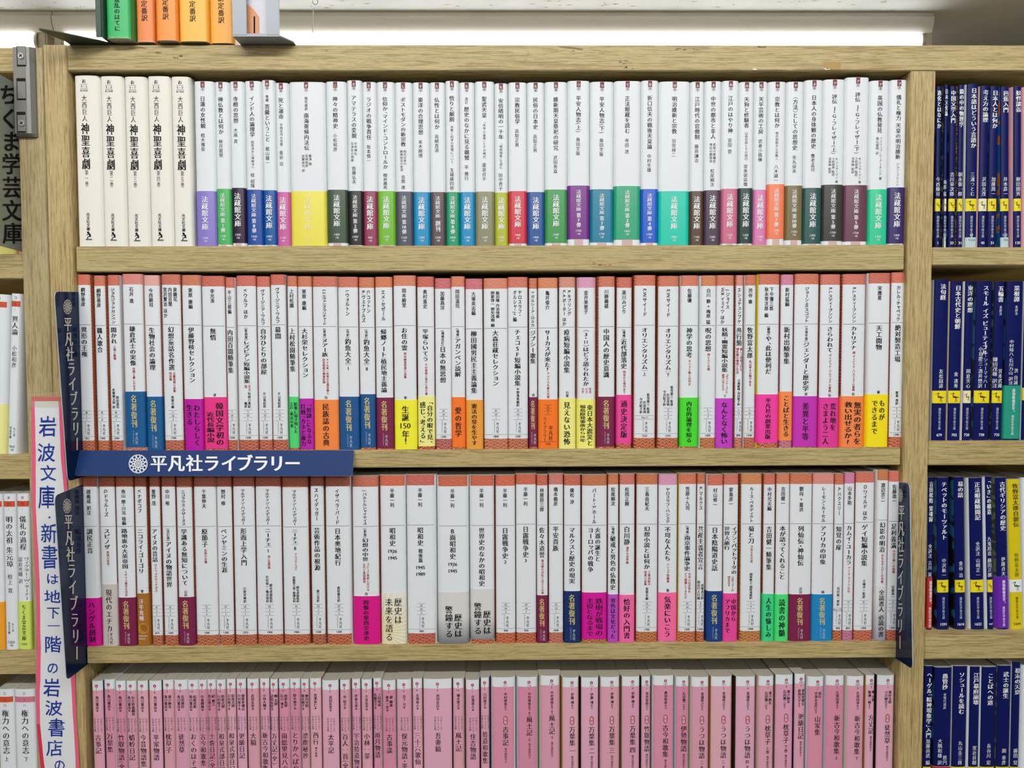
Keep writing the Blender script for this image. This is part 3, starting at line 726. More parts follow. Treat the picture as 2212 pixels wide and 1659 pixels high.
# ------------------------------------------------------------------ second and third rows of the middle bay
HEAD = '''
167.2@194.4@593@d2573a@網野善彦@異形の王権@@@あ/1/1@951@@
202.7@226.3@595@d4603a@網野善彦@職人歌合@@@あ/1/8@1300@@
232.4@257.6@594@d2543c@ジョルジョ・アガンベン@開かれ@人間と動物@岡田温司/多賀健太郎 訳@あ/22/1@1300@@g
264.3@307.2@591.7@df7a76@石井 進@鎌倉武士の実像@合戦と暮しのおき@@@@0f5c96;845;8;R@p
310.8@344@594.5@e8a49e@今西錦司@生物社会の論理@@@@@0f5c96;856;0;R@
348.8@389@592.6@cc5a45@泉鏡花/内田百閒/宮沢賢治 ほか@幻想童話名作選@文豪怪異小品集/特別篇@東雅夫編@い/36/2@1700@@
392.7@432.9@594@d0643a@栗原 康編@伊藤野枝セレクション@@@@@c210a8;861;0;わたしらしく/生きる@g
435.6@484.7@596@cb4d35@李光洙@無情@@波@@@f0388c;857;4;韓国文学初の/近代長編小説@
487@506.4@599@d4503a@平山三郎編@内田百閒随筆集@@@う/24/2@1500@@w
510.8@552.4@595.3@d0503c@V.ウルフ ほか@[新装版]レズビアン短編小説集@女たちの/時間@利根川真紀/編訳@う/25/1@1300@@
554.3@582.6@597@d05440@ヴァージニア・ウルフ@自分ひとりの部屋@@片山亜紀訳@う/25/2@1200@@
584.3@616.2@593@cc4c38@ヴァージニア・ウルフ@幕間@@片山亜紀訳@う/25/4@1400@@g
620.3@641.4@596@d0602f@上村松園@上村松園随筆集@@@@@4fdc74;856;5;絵筆に描き残した/江戸・明治の美@
642.8@673@596.7@d2682f@栗原 康編@大杉栄セレクション@@@@@c01cb4;860;2;「奴隷」になるな/打倒、カネと権力@
675.2@727.7@597@d0583c@E.E.エヴァンズ=プリチャード@[新版]ヌアー族@ナイル系一民族の生業形態と/政治制度の調査記録@向@@@fb8c42;862.6;0;民族誌の古典@w
729.9@772.9@598@cf5a3c@I.ウォルトン@[完訳]釣魚大全^-^#I@@@@@145490;856;0;R@
775@808@599@d0662f@C.コットン/R.ヴェナブルズ@[完訳]釣魚大全^-^#II@@@@@145490;850.6;5;R@
810.3@847@598@d8651f@エメ・セゼール@帰郷ノート|植民地主義論@@@@@7c1e52;858;3;R@
849.7@897.6@595@d86e48@岡本綺堂@お住の霊@岡本綺堂怪異小品集@東@@@f8f233;863;0;Y@
901@937@597.5@cc4030@奥村直史@平塚らいてう@その思想と孫から見た素@@@@f6f290;855;7;「自分の眼で見、/感じ、考える」@
939.2@973.6@601@cb4a5c@加藤典洋@[増補改訂]日本の無思想@@@か/25/2@1300@@
974.2@1003.3@597@d8693f@岡田温司@[増補]アガンベン読解@@@@@ff7a24;857;5;愛の哲学@
1005.2@1041.9@602@d0506a@大塚英志編@柳田國男民主主義論集@@@@@f0a23c;863;0;憲法の芽を生やす@
1044.6@1096@601@d8704f@飯田隆 丹治信春/野家啓一 野矢茂樹 編@大森荘蔵セレクション@@@お/23/1@1800@@
1096.8@1139.5@598.5@d05c44@ヤロスラフ・/オルシャ・jr.編@チェコSF短編小説集@@平野清美編訳@お/26/1@1500@@
1142.5@1160@601@cc5a2c@F.ガルシーア・ロルカ@ジプシー歌集@@会@@@7c1e52;857;5;R@
1161.9@1204.3@600@dc7038@亀井俊介@サーカスが来た!@アメリカ大衆文化覚@@@@fb7a1c;862;0;O@
1207.6@1241.8@598.5@d08070@R.キプリング/K.A.ポーター ほか@疫病短編小説集@@石塚@@@f7f28c;859;0;見えない恐怖@
1247.9@1284.5@599@dd8fc0@金井美恵子@〈3・11〉はどう語られたか@目白/小さ/大き@@@@f8f37a;861.6;0;東日本大震災と/福島原発事故から10年@p
1293@1327.7@597@cc5c34@川勝義雄@中国人の歴史意識@@@@@7c1e4e;856;5;R@
1332.4@1364.3@599@cf4a38@黒川みどり@[増補]近代部落史@明治から現代まで@@@@f5479e;852;11;通史決定版@
1370.6@1415.6@594.5@d05a35@E.W.サイード@オリエンタリズム^-^下上@@板垣雄三 監修/杉田英明/今沢紀子訳@No.11@1553@@
1422@1466@596@cf5a35@E.W.サイード@オリエンタリズム^-^下@@板垣雄三 監修/杉田英明/今沢紀子訳@さ/2/2@1553@@
1470.7@1508.7@595@d5623e@佐藤優@神学の思考@キリスト教とは何か@@@@48e22c;858;4;内在的論理を知る@w
1514.3@1547@595@d2702f@白川 静+梅原 猛@呪の思想@神と人との間@@し/2/7@1000@@w
1547.8@1585.2@594.5@d06038@J.ジョイス/W.B.イェイツ ほか@妖精・幽霊短編小説集@『ダブリナーズ』と/異界の住人たち@下@@@c83cc8;859.5;0;なんとなく怖い@
1589.8@1605.2@594.5@e07c68@H.シュテュンプケ@鼻行類@新しく発見された/哺乳類の構造と生活@日高敏隆・羽田節子訳@し/12/1@800@@
1609.9@1632.4@594@d25a3a@渋谷 章@牧野富太郎@私は草木の精である@@し/16/1@1500@@w
1638.5@1683.7@592@cf5a34@下中彌三郎/秋永常次郎 編@[顧問]や、此は便利だ@@@@@f83fa6;851;11;平凡社の創業出版@y
1687.3@1714.2@593@d66fa0@新村猛編@新村出随筆集@@@@@fb8f4e;845;16;ことばと生きる@
1716.8@1768.7@591.5@cf5a30@ジョーン・W.スコット@[30周年版]ジェンダーと歴史学@@荻@@@c830b8;855;2;差異と平等@
1772.6@1815@592.5@d55d50@R.L.スティーブンソン@さらわれて@デイビッド・バルフォアの冒険@佐@@@e83a9e;858;0;荒れ地を/さまよう二人@
1820.6@1869.4@592@d25a48@R.L.スティーブンソン@カトリアナ@続 デイビッド・バルフォアの冒険@佐@@@fb8a4a;855;0;無実の者らを/救い出せるか?@
1876.6@1923@589.6@c8503a@宋應星@天工開物@@藪@@@fde610;851;1;ものが/できるまで@w
1926@1955.6@588.5@d85a44@カレル・チャペック@絶対製造工場@@飯島 周訳@ち/1/4@1200@@
'''
THIRD = '''
177.2@208.8@1029@c9502e@趙義成 訳注@訓民正音@@@@@d8109a;1291;0;ハングル創制@w
213.8@247@1029@c04e2c@G.ドゥルーズ@スピノザ@実践の哲学@@@@cfc8c0;1261;0;L現代のエチカ@
249.3@287.3@1029@c85828@角山 榮・川北 稔編@路地裏の大英帝国@イギリス都市生活史@@@@8a1e50;1290;0;R@
290@315@1029@b8481f@V.ナボコフ@ニコライ・ゴーゴリ@@菅@@@b8752a;1281;0;B@
322.2@344.1@1029@c05532@萱野 茂@アイヌの昔話@ひとつぶのサッチポロ@@か/3/1@874@@
348.3@377.4@1029@c24b36@中川 裕@[改訂版]アイヌの物語世界@@@な/9/2@1400@@
380.7@413.4@1030@c4501f@ニコラウス・クザーヌス@学識ある無知について@@山田@@@8e1e48;1289;0;R@
418.4@465.6@1029@c65538@千葉伸夫@原節子@伝説の女優@@ち/4/2@1300@@w
467.5@499.4@1029@c4502c@野村 修@ベンヤミンの生涯@@@の/1/1@1300@@
503@548.8@1028@c5503a@マルティン・ハイデッガー@形而上学入門@@川原栄峰訳@は/3/1@1553@@
551.6@606@1028@c84e32@マルティン・ハイデッガー@ニーチェ^-^#I@美と永遠回帰@細谷貞雄監訳/杉田泰一・輪田稔訳@は/3/2@1900@@
609.2@664.7@1030@c84e32@マルティン・ハイデッガー@ニーチェ^-^#II@ヨーロッパのニヒリズム@細谷貞雄監訳/加藤登之男・船橋弘訳@は/3/3@1900@@
670.3@698.5@1027@b8452f@M.ハイデッガー@芸術作品の根源@@関口浩訳@は/3/7@1300@@
703@755.7@1028@c9502f@イザベラ・バード@日本奥地紀行@@高梨健吉訳@は/10/2@1500@@w
761.2@816.4@1029@c85a3a@J.バルトルシャイティス@[新版]幻想の中世@ゴシック美術における/古代と異国趣味@西@@@e0108c;1287;0;図像の東西交渉史@
821.6@874.3@1027@d8481a@半藤一利@昭和史^*1926^|^#1945@@@@@ffffff;1279;0;歴史は/未来を語る@w
878.5@938@1026@cc4a44@半藤一利@昭和史^~戦後篇^*1945^|^#1989@@@は/26/2@900@@w
946.4@1009.7@1028@cc4a1c@半藤一利@B面昭和史^*1926^|^#1945@@@@@dddddd;1278;0;歴史は/警鐘する@w
1015.8@1065.7@1027@d0481f@半藤一利@世界史のなかの昭和史@@@@@dddddd;1271;9;歴史は/警鐘する@w
1070.7@1112.3@1027@d64a1a@半藤一利@日露戦争史^#2@@@は/26/6@900@@
1114.2@1157.5@1024@cf4a20@半藤一利@日露戦争史^#3@@@は/26/7@920@@
1159.3@1182.7@1026@c84c30@林屋辰三郎@佐々木道誉@南北朝の内乱とばさらの美@@@@8a1e46;1285;0;R@
1185.5@1216@1024@cf6860@橋本義彦@平安貴族@@@は/32/1@1600@@
1218.4@1253.7@1026@c84a28@廣松 渉@マルクスと歴史の現実@@@@@0c2c66;1276;0;R@
1257.2@1310.8@1026.5@c2611c@バート・S.ホール@火器の誕生と/ヨーロッパの戦争@@@@@d80e9c;1279;8;鉄砲が戦場の/主役となるまで@
1313.6@1335.8@1024@cc6320@松尾剛次@[増補]破戒と男色の仏教史@@@@@c24ac4;1283;0;男色は文化だった@
1338.7@1370.7@1024@d05f50@松岡正剛@白川静@漢字の世界観@@@@fb6cac;1284;0;恰好の入門書@
1375.4@1420.6@1024@c8621f@三島由紀夫@幻想小説とは何か@三島由紀夫/怪異小品集@東雅夫編@み/15/1@1700@@
1422.9@1462.8@1025@df8fbf@ヤロスラフ・ハシェク@不埒な人たち@ハシェク短編集@飯@@@ff6ea8;1279;3;気楽にいこう@
1466.9@1504@1023@d2603a@笠原十九司@[増補]南京事件論争史@日本人は史実を/どう認識してきたか@@か/43/1@1500@@y
1506.2@1522.8@1023@c8562a@K.マルクス@共産主義者宣言@@金塚貞文訳/柄谷行人付論@ま/17/2@1000@@
1528.4@1561.7@1026@d25638@村山修一@日本陰陽道史話@@@@@0f3f86;1276;0;R@w
1563.9@1594.7@1024.5@d25a48@家島彦一@イブン・バットゥータの/世界大旅行@14世紀イスラームの/時空を生きる@@@@f04aa0;1281;0;中国から/アフリカまで@
1601.6@1645.4@1023.5@cf7a30@ルース・ベネディクト@菊と刀@日本文化の型@越智敏之・越智道雄訳@へ/9/1@1400@@
1650.4@1674.5@1024@d05840@中村光夫編@吉田健一随筆集@@@@@3cdc8c;1282;0;人生の愉しみ@
1677.4@1705.8@1023@d46e3c@吉田健一@本が語ってくれること@@@@@4ae67c;1283;0;読書の神髄@
1707@1754.6@1023@cf602a@劉向+葛洪@列仙伝・神仙伝@@沢田@@@7c1c4c;1283;0;R@
1756@1802@1023@e08078@レーモン・ルーセル@アフリカの印象@@岡@@@1487c4;1283;0;R@
1803.6@1823@1024@cc5a2c@A.ハクスリー@知覚の扉@@河村錠一郎訳@No.115@900@@
1824.4@1846.4@1022@d66fae@山本多助@カムイ・ユーカラ@アイヌ・ラッ・クル伝@@や/1/1@854@@
1848.8@1888.8@1020@d85a46@O.ワイルド ほか@ゲイ短編小説集@@大橋洋一監訳@わ/1/1@1400@@
1895.7@1919.3@1015@cc6a24@渡辺京二@幻影の明治@名もなき人びとの肖像@@@@eeeeee;1265;0;全読書人 必読の書@w
1920.4@1943.7@1018@d85a4a@佐藤進一@足利義満@中世王権への挑戦@佐藤進一@さ/3/1@1400@@
'''
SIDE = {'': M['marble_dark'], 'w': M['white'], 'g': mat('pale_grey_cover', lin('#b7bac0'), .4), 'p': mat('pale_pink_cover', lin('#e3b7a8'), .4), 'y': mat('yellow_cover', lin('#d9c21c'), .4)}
def lib_logo(it, xc, v0, v1, mt):
    vrun(it, xc + 3.4, v0 + 4, '平凡社', 6.2, (v1 - v0 - 4) / 3.0, mt, 'm'); vrun(it, xc - 3.6, v0, 'ライブラリー', 3.9, (v1 - v0) / 6.1, mt, 'm')
def emblem(it, xc, vc, r, mt, rv=None):
    rv = rv or r
    for k in range(12):
        a = 2 * math.pi * k / 12; disc(it, xc + r * .78 * math.cos(a), vc + rv * .78 * math.sin(a), r * .22, mt, rv * .22, inner=.62)
    for k in range(12):
        a = 2 * math.pi * (k + .5) / 12; disc(it, xc + r * .53 * math.cos(a), vc + rv * .53 * math.sin(a), r * .15, mt, rv * .15, inner=.55)
    for k in range(8):
        a = 2 * math.pi * k / 8; disc(it, xc + r * .27 * math.cos(a), vc + rv * .27 * math.sin(a), r * .13, mt, rv * .13, inner=.5)
    disc(it, xc, vc, r * 1.0, mt, rv, inner=.95); disc(it, xc, vc, r * .09, mt, rv * .09)
def heibon_row(src, zbase, shelf_word, group):
    rows = [l.split('@') for l in src.strip().split('\n')]; xs = [(float(r[0]), float(r[1])) for r in rows]
    names = []
    for i, r in enumerate(rows):
        x0, x1, vt = float(r[0]), float(r[1]), float(r[2]); mcol, auth, title, red, tr, code, price, obi, side = '#' + r[3], *r[4:12]
        w = x1 - x0; xc = (x0 + x1) / 2; xt = xc - .8; vb = vbase_of(xc, vt, zbase); it = []
        ob = obi.split(';') if obi else None; bt = float(ob[1]) if ob else None
        # author
        aw = 9.4 if '/' not in auth else 8.6
        if w < 20: aw = 8.2
        ga = 10.8
        nm = max(sum(adv(c, True) for c in a_) for a_ in auth.replace('+', ' + ').split('/'))
        columns(it, xt, vt + 28, auth.replace('+', ' + ') if '+' in auth else auth, aw, min(10.2, 77 / nm), M['black'], 'gb', ga, rot=True)
        hbox(it, x0 + 1.5, x1 - 1.5, vt + 107.2, vt + 107.9, M['grey_print'])
        # lower block
        low = bt - 1 if bt else vb - 90
        if code:
            n = len(code.split('/')); c0 = vb - 88 if n == 3 else vb - 72; hw = min(9.5, w * .42)
            for q in range(n + 1): hbox(it, (xc - hw) if n == 3 else x0 + 2, (xc + hw) if n == 3 else x1 - 2, c0 + q * 7.8, c0 + q * 7.8 + .5, M['grey_print'])
            for q, s_ in enumerate(code.split('/')): hrun(it, xc, c0 + q * 7.8 + 4.1, s_, 5.8, M['black'], 'm')
            lib_logo(it, xc, c0 + n * 7.8 + 2, vb - 35, M['black']); hbox(it, x0 + 1.5, x1 - 1.5, vb - 32.5, vb - 32, M['grey_print'])
            hrun(it, xc, vb - 28, price, 6.2, M['black'], 'gb'); low = c0 - 3
        if tr:
            if bt: vrun(it, xt + 1, bt - 7 * len(tr) - 1, tr, 6.6, 7, M['black'], 'gb'); low -= 7 * len(tr) + 2
            else:
                cols = tr.split('/'); n_ = max(sum(adv(c, True) for c in a_) for a_ in cols); pt = 6.9 if n_ < 9 else 6.0
                for q, c in enumerate(cols): vrun(it, xt + ((len(cols) - 1) / 2 - q) * 7.8 + (.5), 0, c, 6.4, pt, M['black'], 'gb', end=low - 1)
                low -= n_ * pt + 4
        elif bt is None: low -= 2
        # title
        pre, main = split_prefix(title); v = vt + 112
        if pre: v = vrun(it, xt, v, '[' + pre + ']', 6.4, 7.0, M['black'], 'gb') + 1
        parts = main.split('^'); body = parts[0]; ext = parts[1:]
        hasred = (max(sum(adv(c, False) for c in a_) for a_ in red.split('/')) * 6.3 + 4) if red else 0
        xtra = sum(14 for e in ext)
        nb = max(sum(adv(c, False) for c in b_) for b_ in body.split('/')); pt = 13.6
        kana = sum(1 for c in body if 'ぁ' <= c <= 'ヿ') / len(body); pt = 13.6 - 2.2 * kana
        redp = 6.3
        if red and (low - v - hasred - xtra) / nb < 10.2: redp = max(3.4, 6.3 * (low - v - 10.2 * nb - xtra) / hasred); hasred *= redp / 6.3
        pt = min(pt, (low - v - hasred - xtra) / nb); tw = min(13.2, w * .5) if '/' not in body else 12.2
        if w < 24: tw = 12
        if '|' in body:
            a_, b_ = body.split('|'); pt = min(pt, (low - v - 4) / (nb - .5)); v = vrun(it, xt, v, a_, tw, pt, M['black'], 'mb'); hbox(it, xt - 6, xt + 6, v + 1, v + 1.5, M['grey_print']); v = vrun(it, xt, v + 3, b_, tw, pt, M['black'], 'mb')
        else: v = columns(it, xt, v, body, tw, pt, M['black'], 'mb', 15.5)
        for e in ext:
            if e == '-': hbox(it, xt - 7, xt + 7, v + 1.5, v + 2, M['grey_print']); v += 4
            elif e == '|': hbox(it, xt - .3, xt + .3, v - 3, v + 3, M['grey_print']); v += 1.5
            elif e[0] == '#': hrun(it, xt, v + 6, e[1:], 10.5, M['black'], 'mb'); v += 13
            elif e[0] == '*': v += 4; hrun(it, xt, v + 6, e[1:], 10.5, M['black'], 'mb'); v += 13
            elif e[0] == '~': v = vrun(it, xt, v + 6, e[1:], 9.4, 10, M['black'], 'gb')
            else: v = vrun(it, xt, v + 1, e[-1] if e != '下上' else '上', 8.5, 9, M['black'], 'mb')
        if red: columns(it, xt + 1.2, v + 3, red, 6.0, redp, M['red'], 'gb', 8)
        # zones
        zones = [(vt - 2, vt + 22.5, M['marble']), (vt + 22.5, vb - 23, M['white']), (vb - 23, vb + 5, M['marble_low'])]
        band = None
        if ob:
            col = '#' + ob[0]; raised = float(ob[2]); bb = vb - raised; txt = ob[3]; bm = M['tint']; span = bb - bt
            if txt == 'R':
                if col in ('#7c1e52', '#7c1e4e', '#8a1e50', '#8e1e48', '#8a1e46', '#7c1c4c'): bm = M['band_maroon']
                vrun(it, xc - 1, bt + 7, '名著復刊', min(13.5, w * .5), span * .148, M['gold'], 'mb'); lib_logo(it, xc, bt + span * .70, bt + span * .95, M['silver'])
            elif txt == 'Y':
                vrun(it, xc, bt + 13, '生誕', 16, 17, M['black'], 'mb'); hrun(it, xc, bt + 56, '150', 17, M['black'], 'm', 1.0); vrun(it, xc, bt + 66, '年!', 16, 18, M['black'], 'mb')
            elif txt == 'O':
                for q in range(4): hbox(it, xc - 8, xc + 8, bt + 12 + q * 7, bt + 12.5 + q * 7, M['black'])
                for q, s_ in enumerate(('か', '39', '1')): hrun(it, xc, bt + 15.7 + q * 7, s_, 5.5, M['black'], 'm')
                vrun(it, xc + 6, bt + 57, '平凡社', 9.5, 11, M['black'], 'm'); vrun(it, xc - 7, bt + 38, 'ライブラリー', 7.4, 9.0, M['black'], 'm')
                hbox(it, x0 + 3, x1 - 3, bt + 92, bt + 92.5, M['black']); hrun(it, xc, bt + 97, '1700', 6.2, M['black'], 'g')
            elif txt == 'B':
                bm = M['band_ochre']; vrun(it, xc - 2, bt + 12, '汗牛充棟', 10.5, 12, M['whiteprint'], 'm'); disc(it, xc + .5, bt + 76, 11, mat('yellow_roundel', lin('#d9b233'), .5)); emblem(it, xc + .5, bt + 76, 9.5, mat('ochre_roundel_lines', lin('#a86a24'), .5)); hrun(it, xc, bt + 92, 'heibonsha', 4.6, M['whiteprint'], 'g'); hrun(it, xc - 2, bt + 98, 'Library', 5, M['whiteprint'], 'g')
            elif txt[0] == 'L':
                vrun(it, xc, bt + 11, txt[1:], 13.5, 15.5, M['black'], 'm'); lib_logo(it, xc, bt + 101, bt + 131, M['black'])
            else:
                ink = M['black']; cols = txt.split('/')
                if col == '#ffffff': bm = M['band_rays']
                if col == '#dddddd': bm = M['band_grey']
                if col == '#eeeeee': bm = M['band_lilac']
                if len(cols) == 1:
                    n_ = sum(adv(c, False) for c in txt); pt = min(16.5, (span - 16) / n_); vrun(it, xc - .5, bt + (span - n_ * pt) / 2 - (0), txt, min(14.5, w * .5, pt * 1.1), pt, ink, 'mb')
                else:
                    big = w > 40; pw = min(w * .36, 17 if w > 48 else 13.5)
                    for q, c_ in enumerate(cols):
                        n_ = sum(adv(c, False) for c in c_); pt = min(pw * 1.12, (span - 18) / n_)
                        off = (0 if q == 0 else 0); start = bt + 12
                        if col == '#dddddd': start = bt + (30 if q else 47); pt = 17.5
                        if col == '#f0388c' and q: start = bt + 32; pt = 11.2
                        vrun(it, xc + (.5 - q) * pw * 1.18, start, c_, pw, pt, ink, 'mb' if col not in ('#ffffff', '#d80e9c') else 'm')
            band = (bt, bb if raised else None, col, bm)
        gl, gr = gaps(xs, i, edge_px[0], edge_px[1], 6)
        word = size_word(w); nmz = {'#ffffff': 'yellow-rayed', '#dddddd': 'grey shaded', '#eeeeee': 'pale lilac shaded'}.get('#' + ob[0] if ob else '', colour_name('#' + ob[0]) if ob else '')
        if ob: lab = '%swhite paperback, %s paper band, %s from the left on the %s' % (word, nmz, ordinal(i + 1), shelf_word)
        else: lab = '%swhite paperback without band, priced %s, %s from the left on the %s' % (word, price, ordinal(i + 1), shelf_word)
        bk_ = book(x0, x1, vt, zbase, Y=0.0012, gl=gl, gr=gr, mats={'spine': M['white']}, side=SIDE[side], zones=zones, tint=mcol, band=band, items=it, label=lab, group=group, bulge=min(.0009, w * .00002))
        ROWBOOKS.setdefault(shelf_word, []).append((bk_, ('%swhite paperback with %s paper band' % (word, nmz)) if ob else '%swhite paperback priced %s' % (word, price), nmz.replace(' shaded', '').replace('-rayed', '') + '-banded' if ob else 'unbanded'))
edge_px = (166, 1957)
heibon_row(HEAD, shelf_z[1][0], 'second shelf', 'marbled paperbacks on the second shelf')
edge_px = (176, 1945)
heibon_row(THIRD, shelf_z[2][0], 'third shelf', 'marbled paperbacks on the third shelf')

# ------------------------------------------------------------------ lowest row in view: pink paperbacks
PINK = '''
198.8@222@1471@1/1@角川書店編@古事記@k
225@246.8@1468@1/2@角川書店編@万葉集@k
249.5@270.8@1471@1/3@角川書店編@竹取物語(全)@k
272.8@294@1471@1/4@右大将道綱母/角川書店編@蜻蛉日記@k
296.6@319.3@1471@1/7@角川書店編@今昔物語集@k
321.8@348.8@1471@1/8@角川書店編@平家物語@k
351.4@373.9@1469@1/5@清少納言/角川書店編@枕草子@k
376.2@404@1469@1/9@吉田兼好/角川書店編@徒然草@k
405.6@427.6@1469@1/10@松尾芭蕉/角川書店編@おくのほそ道@k
429.1@445.7@1469@2/1@中島輝賢編@古今和歌集@k
447.4@466@1468@2/3@紀 貫之/西山秀人編@土佐日記(全)@k
467.5@487@1468.5@2/5@和泉式部/川村裕子編@和泉式部日記@k
489.3@508.8@1467@2/5@和泉式部/川村裕子編@和泉式部日記@k
510.6@531.3@1467@2/6@菅原孝標女/川村裕子編@更級日記@k
533.5@558.3@1467@2/7@武田友宏編@大鏡@k
561.3@581.6@1466@2/8@小林大輔編@新古今和歌集@k
583.4@599.9@1467.5@2/9@鴨 長明/武田友宏編@方丈記(全)@k
602@624.3@1467@2/10@曲亭馬琴/石川 博編@南総里見八犬伝@k
626@648@1466@3/3@鈴木裕子編@とりかへばや物語@k
649.9@666.8@1467@3/4@後白河院/植木朝子編@梁塵秘抄@k
669@693.4@1465.5@3/5@西澤美仁編@西行^魂の旅路@k
695.6@731.4@1470@3/7@武田友宏編@太平記@k
734.2@755@1469@4/1@谷 知子編@百人一首(全)@k
760@778.3@1467@4/2@伊東玉美編@宇治拾遺物語@k
780.5@803@1468@4/3@大谷弘至編@小林一茶@k
806.2@823.3@1465@4/4@上田秋成/佐藤至子編@雨月物語@k
826@854@1470@4/5@源 顕兼/倉本一宏編@古事談@k
857@887.8@1468@4/6@日下 力編@保元物語・平治物語@k
891.3@911.8@1466@4/8@吉海直人編@三十六歌仙@k
914.4@975.6@1467@4/9@西田友広編@吾妻鏡@k
978.6@1000.8@1466@4/10@橋本雅之編@風土記@k
1006.4@1034.9@1469@5/1@吉海直人編@住吉物語@k
1038.3@1056@1464@5/3@川村裕子編@拾遺和歌集@k
1062.8@1110@1463.5@111/1@中村啓信 訳注@古事記^現代語訳付き@n
1118.3@1158.8@1463@116/1@中村啓信 監修・訳注@風土記 上^現代語訳付き@o
1168@1206.9@1460@116/2@中村啓信 監修・訳注@風土記 下^現代語訳付き@o
1214.8@1248.9@1464@121/1@伊藤 博 訳注@万葉集 一^現代語訳付き@n
1255.3@1292@1464@121/2@伊藤 博 訳注@万葉集 二^現代語訳付き@n
1297.7@1336.7@1463@121/3@伊藤 博 訳注@万葉集 三^現代語訳付き@n
1343.6@1380.8@1462@121/4@伊藤 博 訳注@万葉集 四^現代語訳付き@n
1385.6@1404.4@1462@130/1@室伏信助 訳注@竹取物語^現代語訳付き@n
1411.3@1454@1460@141/1@高田祐彦 訳注@古今和歌集^現代語訳付き@n
1460.3@1486.9@1462@150/1@石田穣二 訳注@伊勢物語^現代語訳付き@n
1494@1530.1@1463@171/2@室城秀之 訳注@うつほ物語 二^現代語訳付き@n
1536@1579.7@1462@171/3@室城秀之 訳注@うつほ物語 三^現代語訳付き@n
1589.7@1630.7@1462@171/4@室城秀之 訳注@うつほ物語 四^現代語訳付き@n
1638.8@1670.7@1461@190/1@清少納言/石田穣二 訳注@枕草子 上巻^現代語訳付き@n
1675.3@1712.5@1458@190/2@清少納言/石田穣二 訳注@枕草子 下巻^現代語訳付き@n
1716.5@1738.7@1456@220/1@菅原孝標女/原岡文子 訳注@更級日記^現代語訳付き@o
1745@1778.6@1462@245/1@西行/宇津木言行 校注@山家集@o
1784.2@1822.6@1460@250/1@久保田淳 訳注@新古今和歌集 上@o
1829.8@1865.6@1461@250/2@久保田淳 訳注@新古今和歌集 下@o
1870.2@1888.7@1459@260/2@鴨 長明/簗瀬一雄 訳注@方丈記^現代語訳付き@o
1894.8@1931.3@1459@311/1@兼好法師/小川剛生 訳注@徒然草^現代語訳付き@n
'''
rows = [l.split('@') for l in PINK.strip().split('\n')]; xs = [(float(r[0]), float(r[1])) for r in rows]
tones = ['#e4a6ba', '#e0a0b6', '#e2a4b6', '#e095ae', '#e6adc0', '#e2a2bc', '#dd90ab', '#e5acc3']
psides = [M['white'], SIDE['p'], mat('cream_cover', lin('#cfc6ae'), .4), mat('navy_cover', lin('#2c3350'), .4), mat('dark_cover', lin('#1c1a1c'), .4), SIDE['g'], mat('olive_cover', lin('#6e6a50'), .4), mat('tan_cover', lin('#a3702e'), .4)]
nn_ = [0] * 60
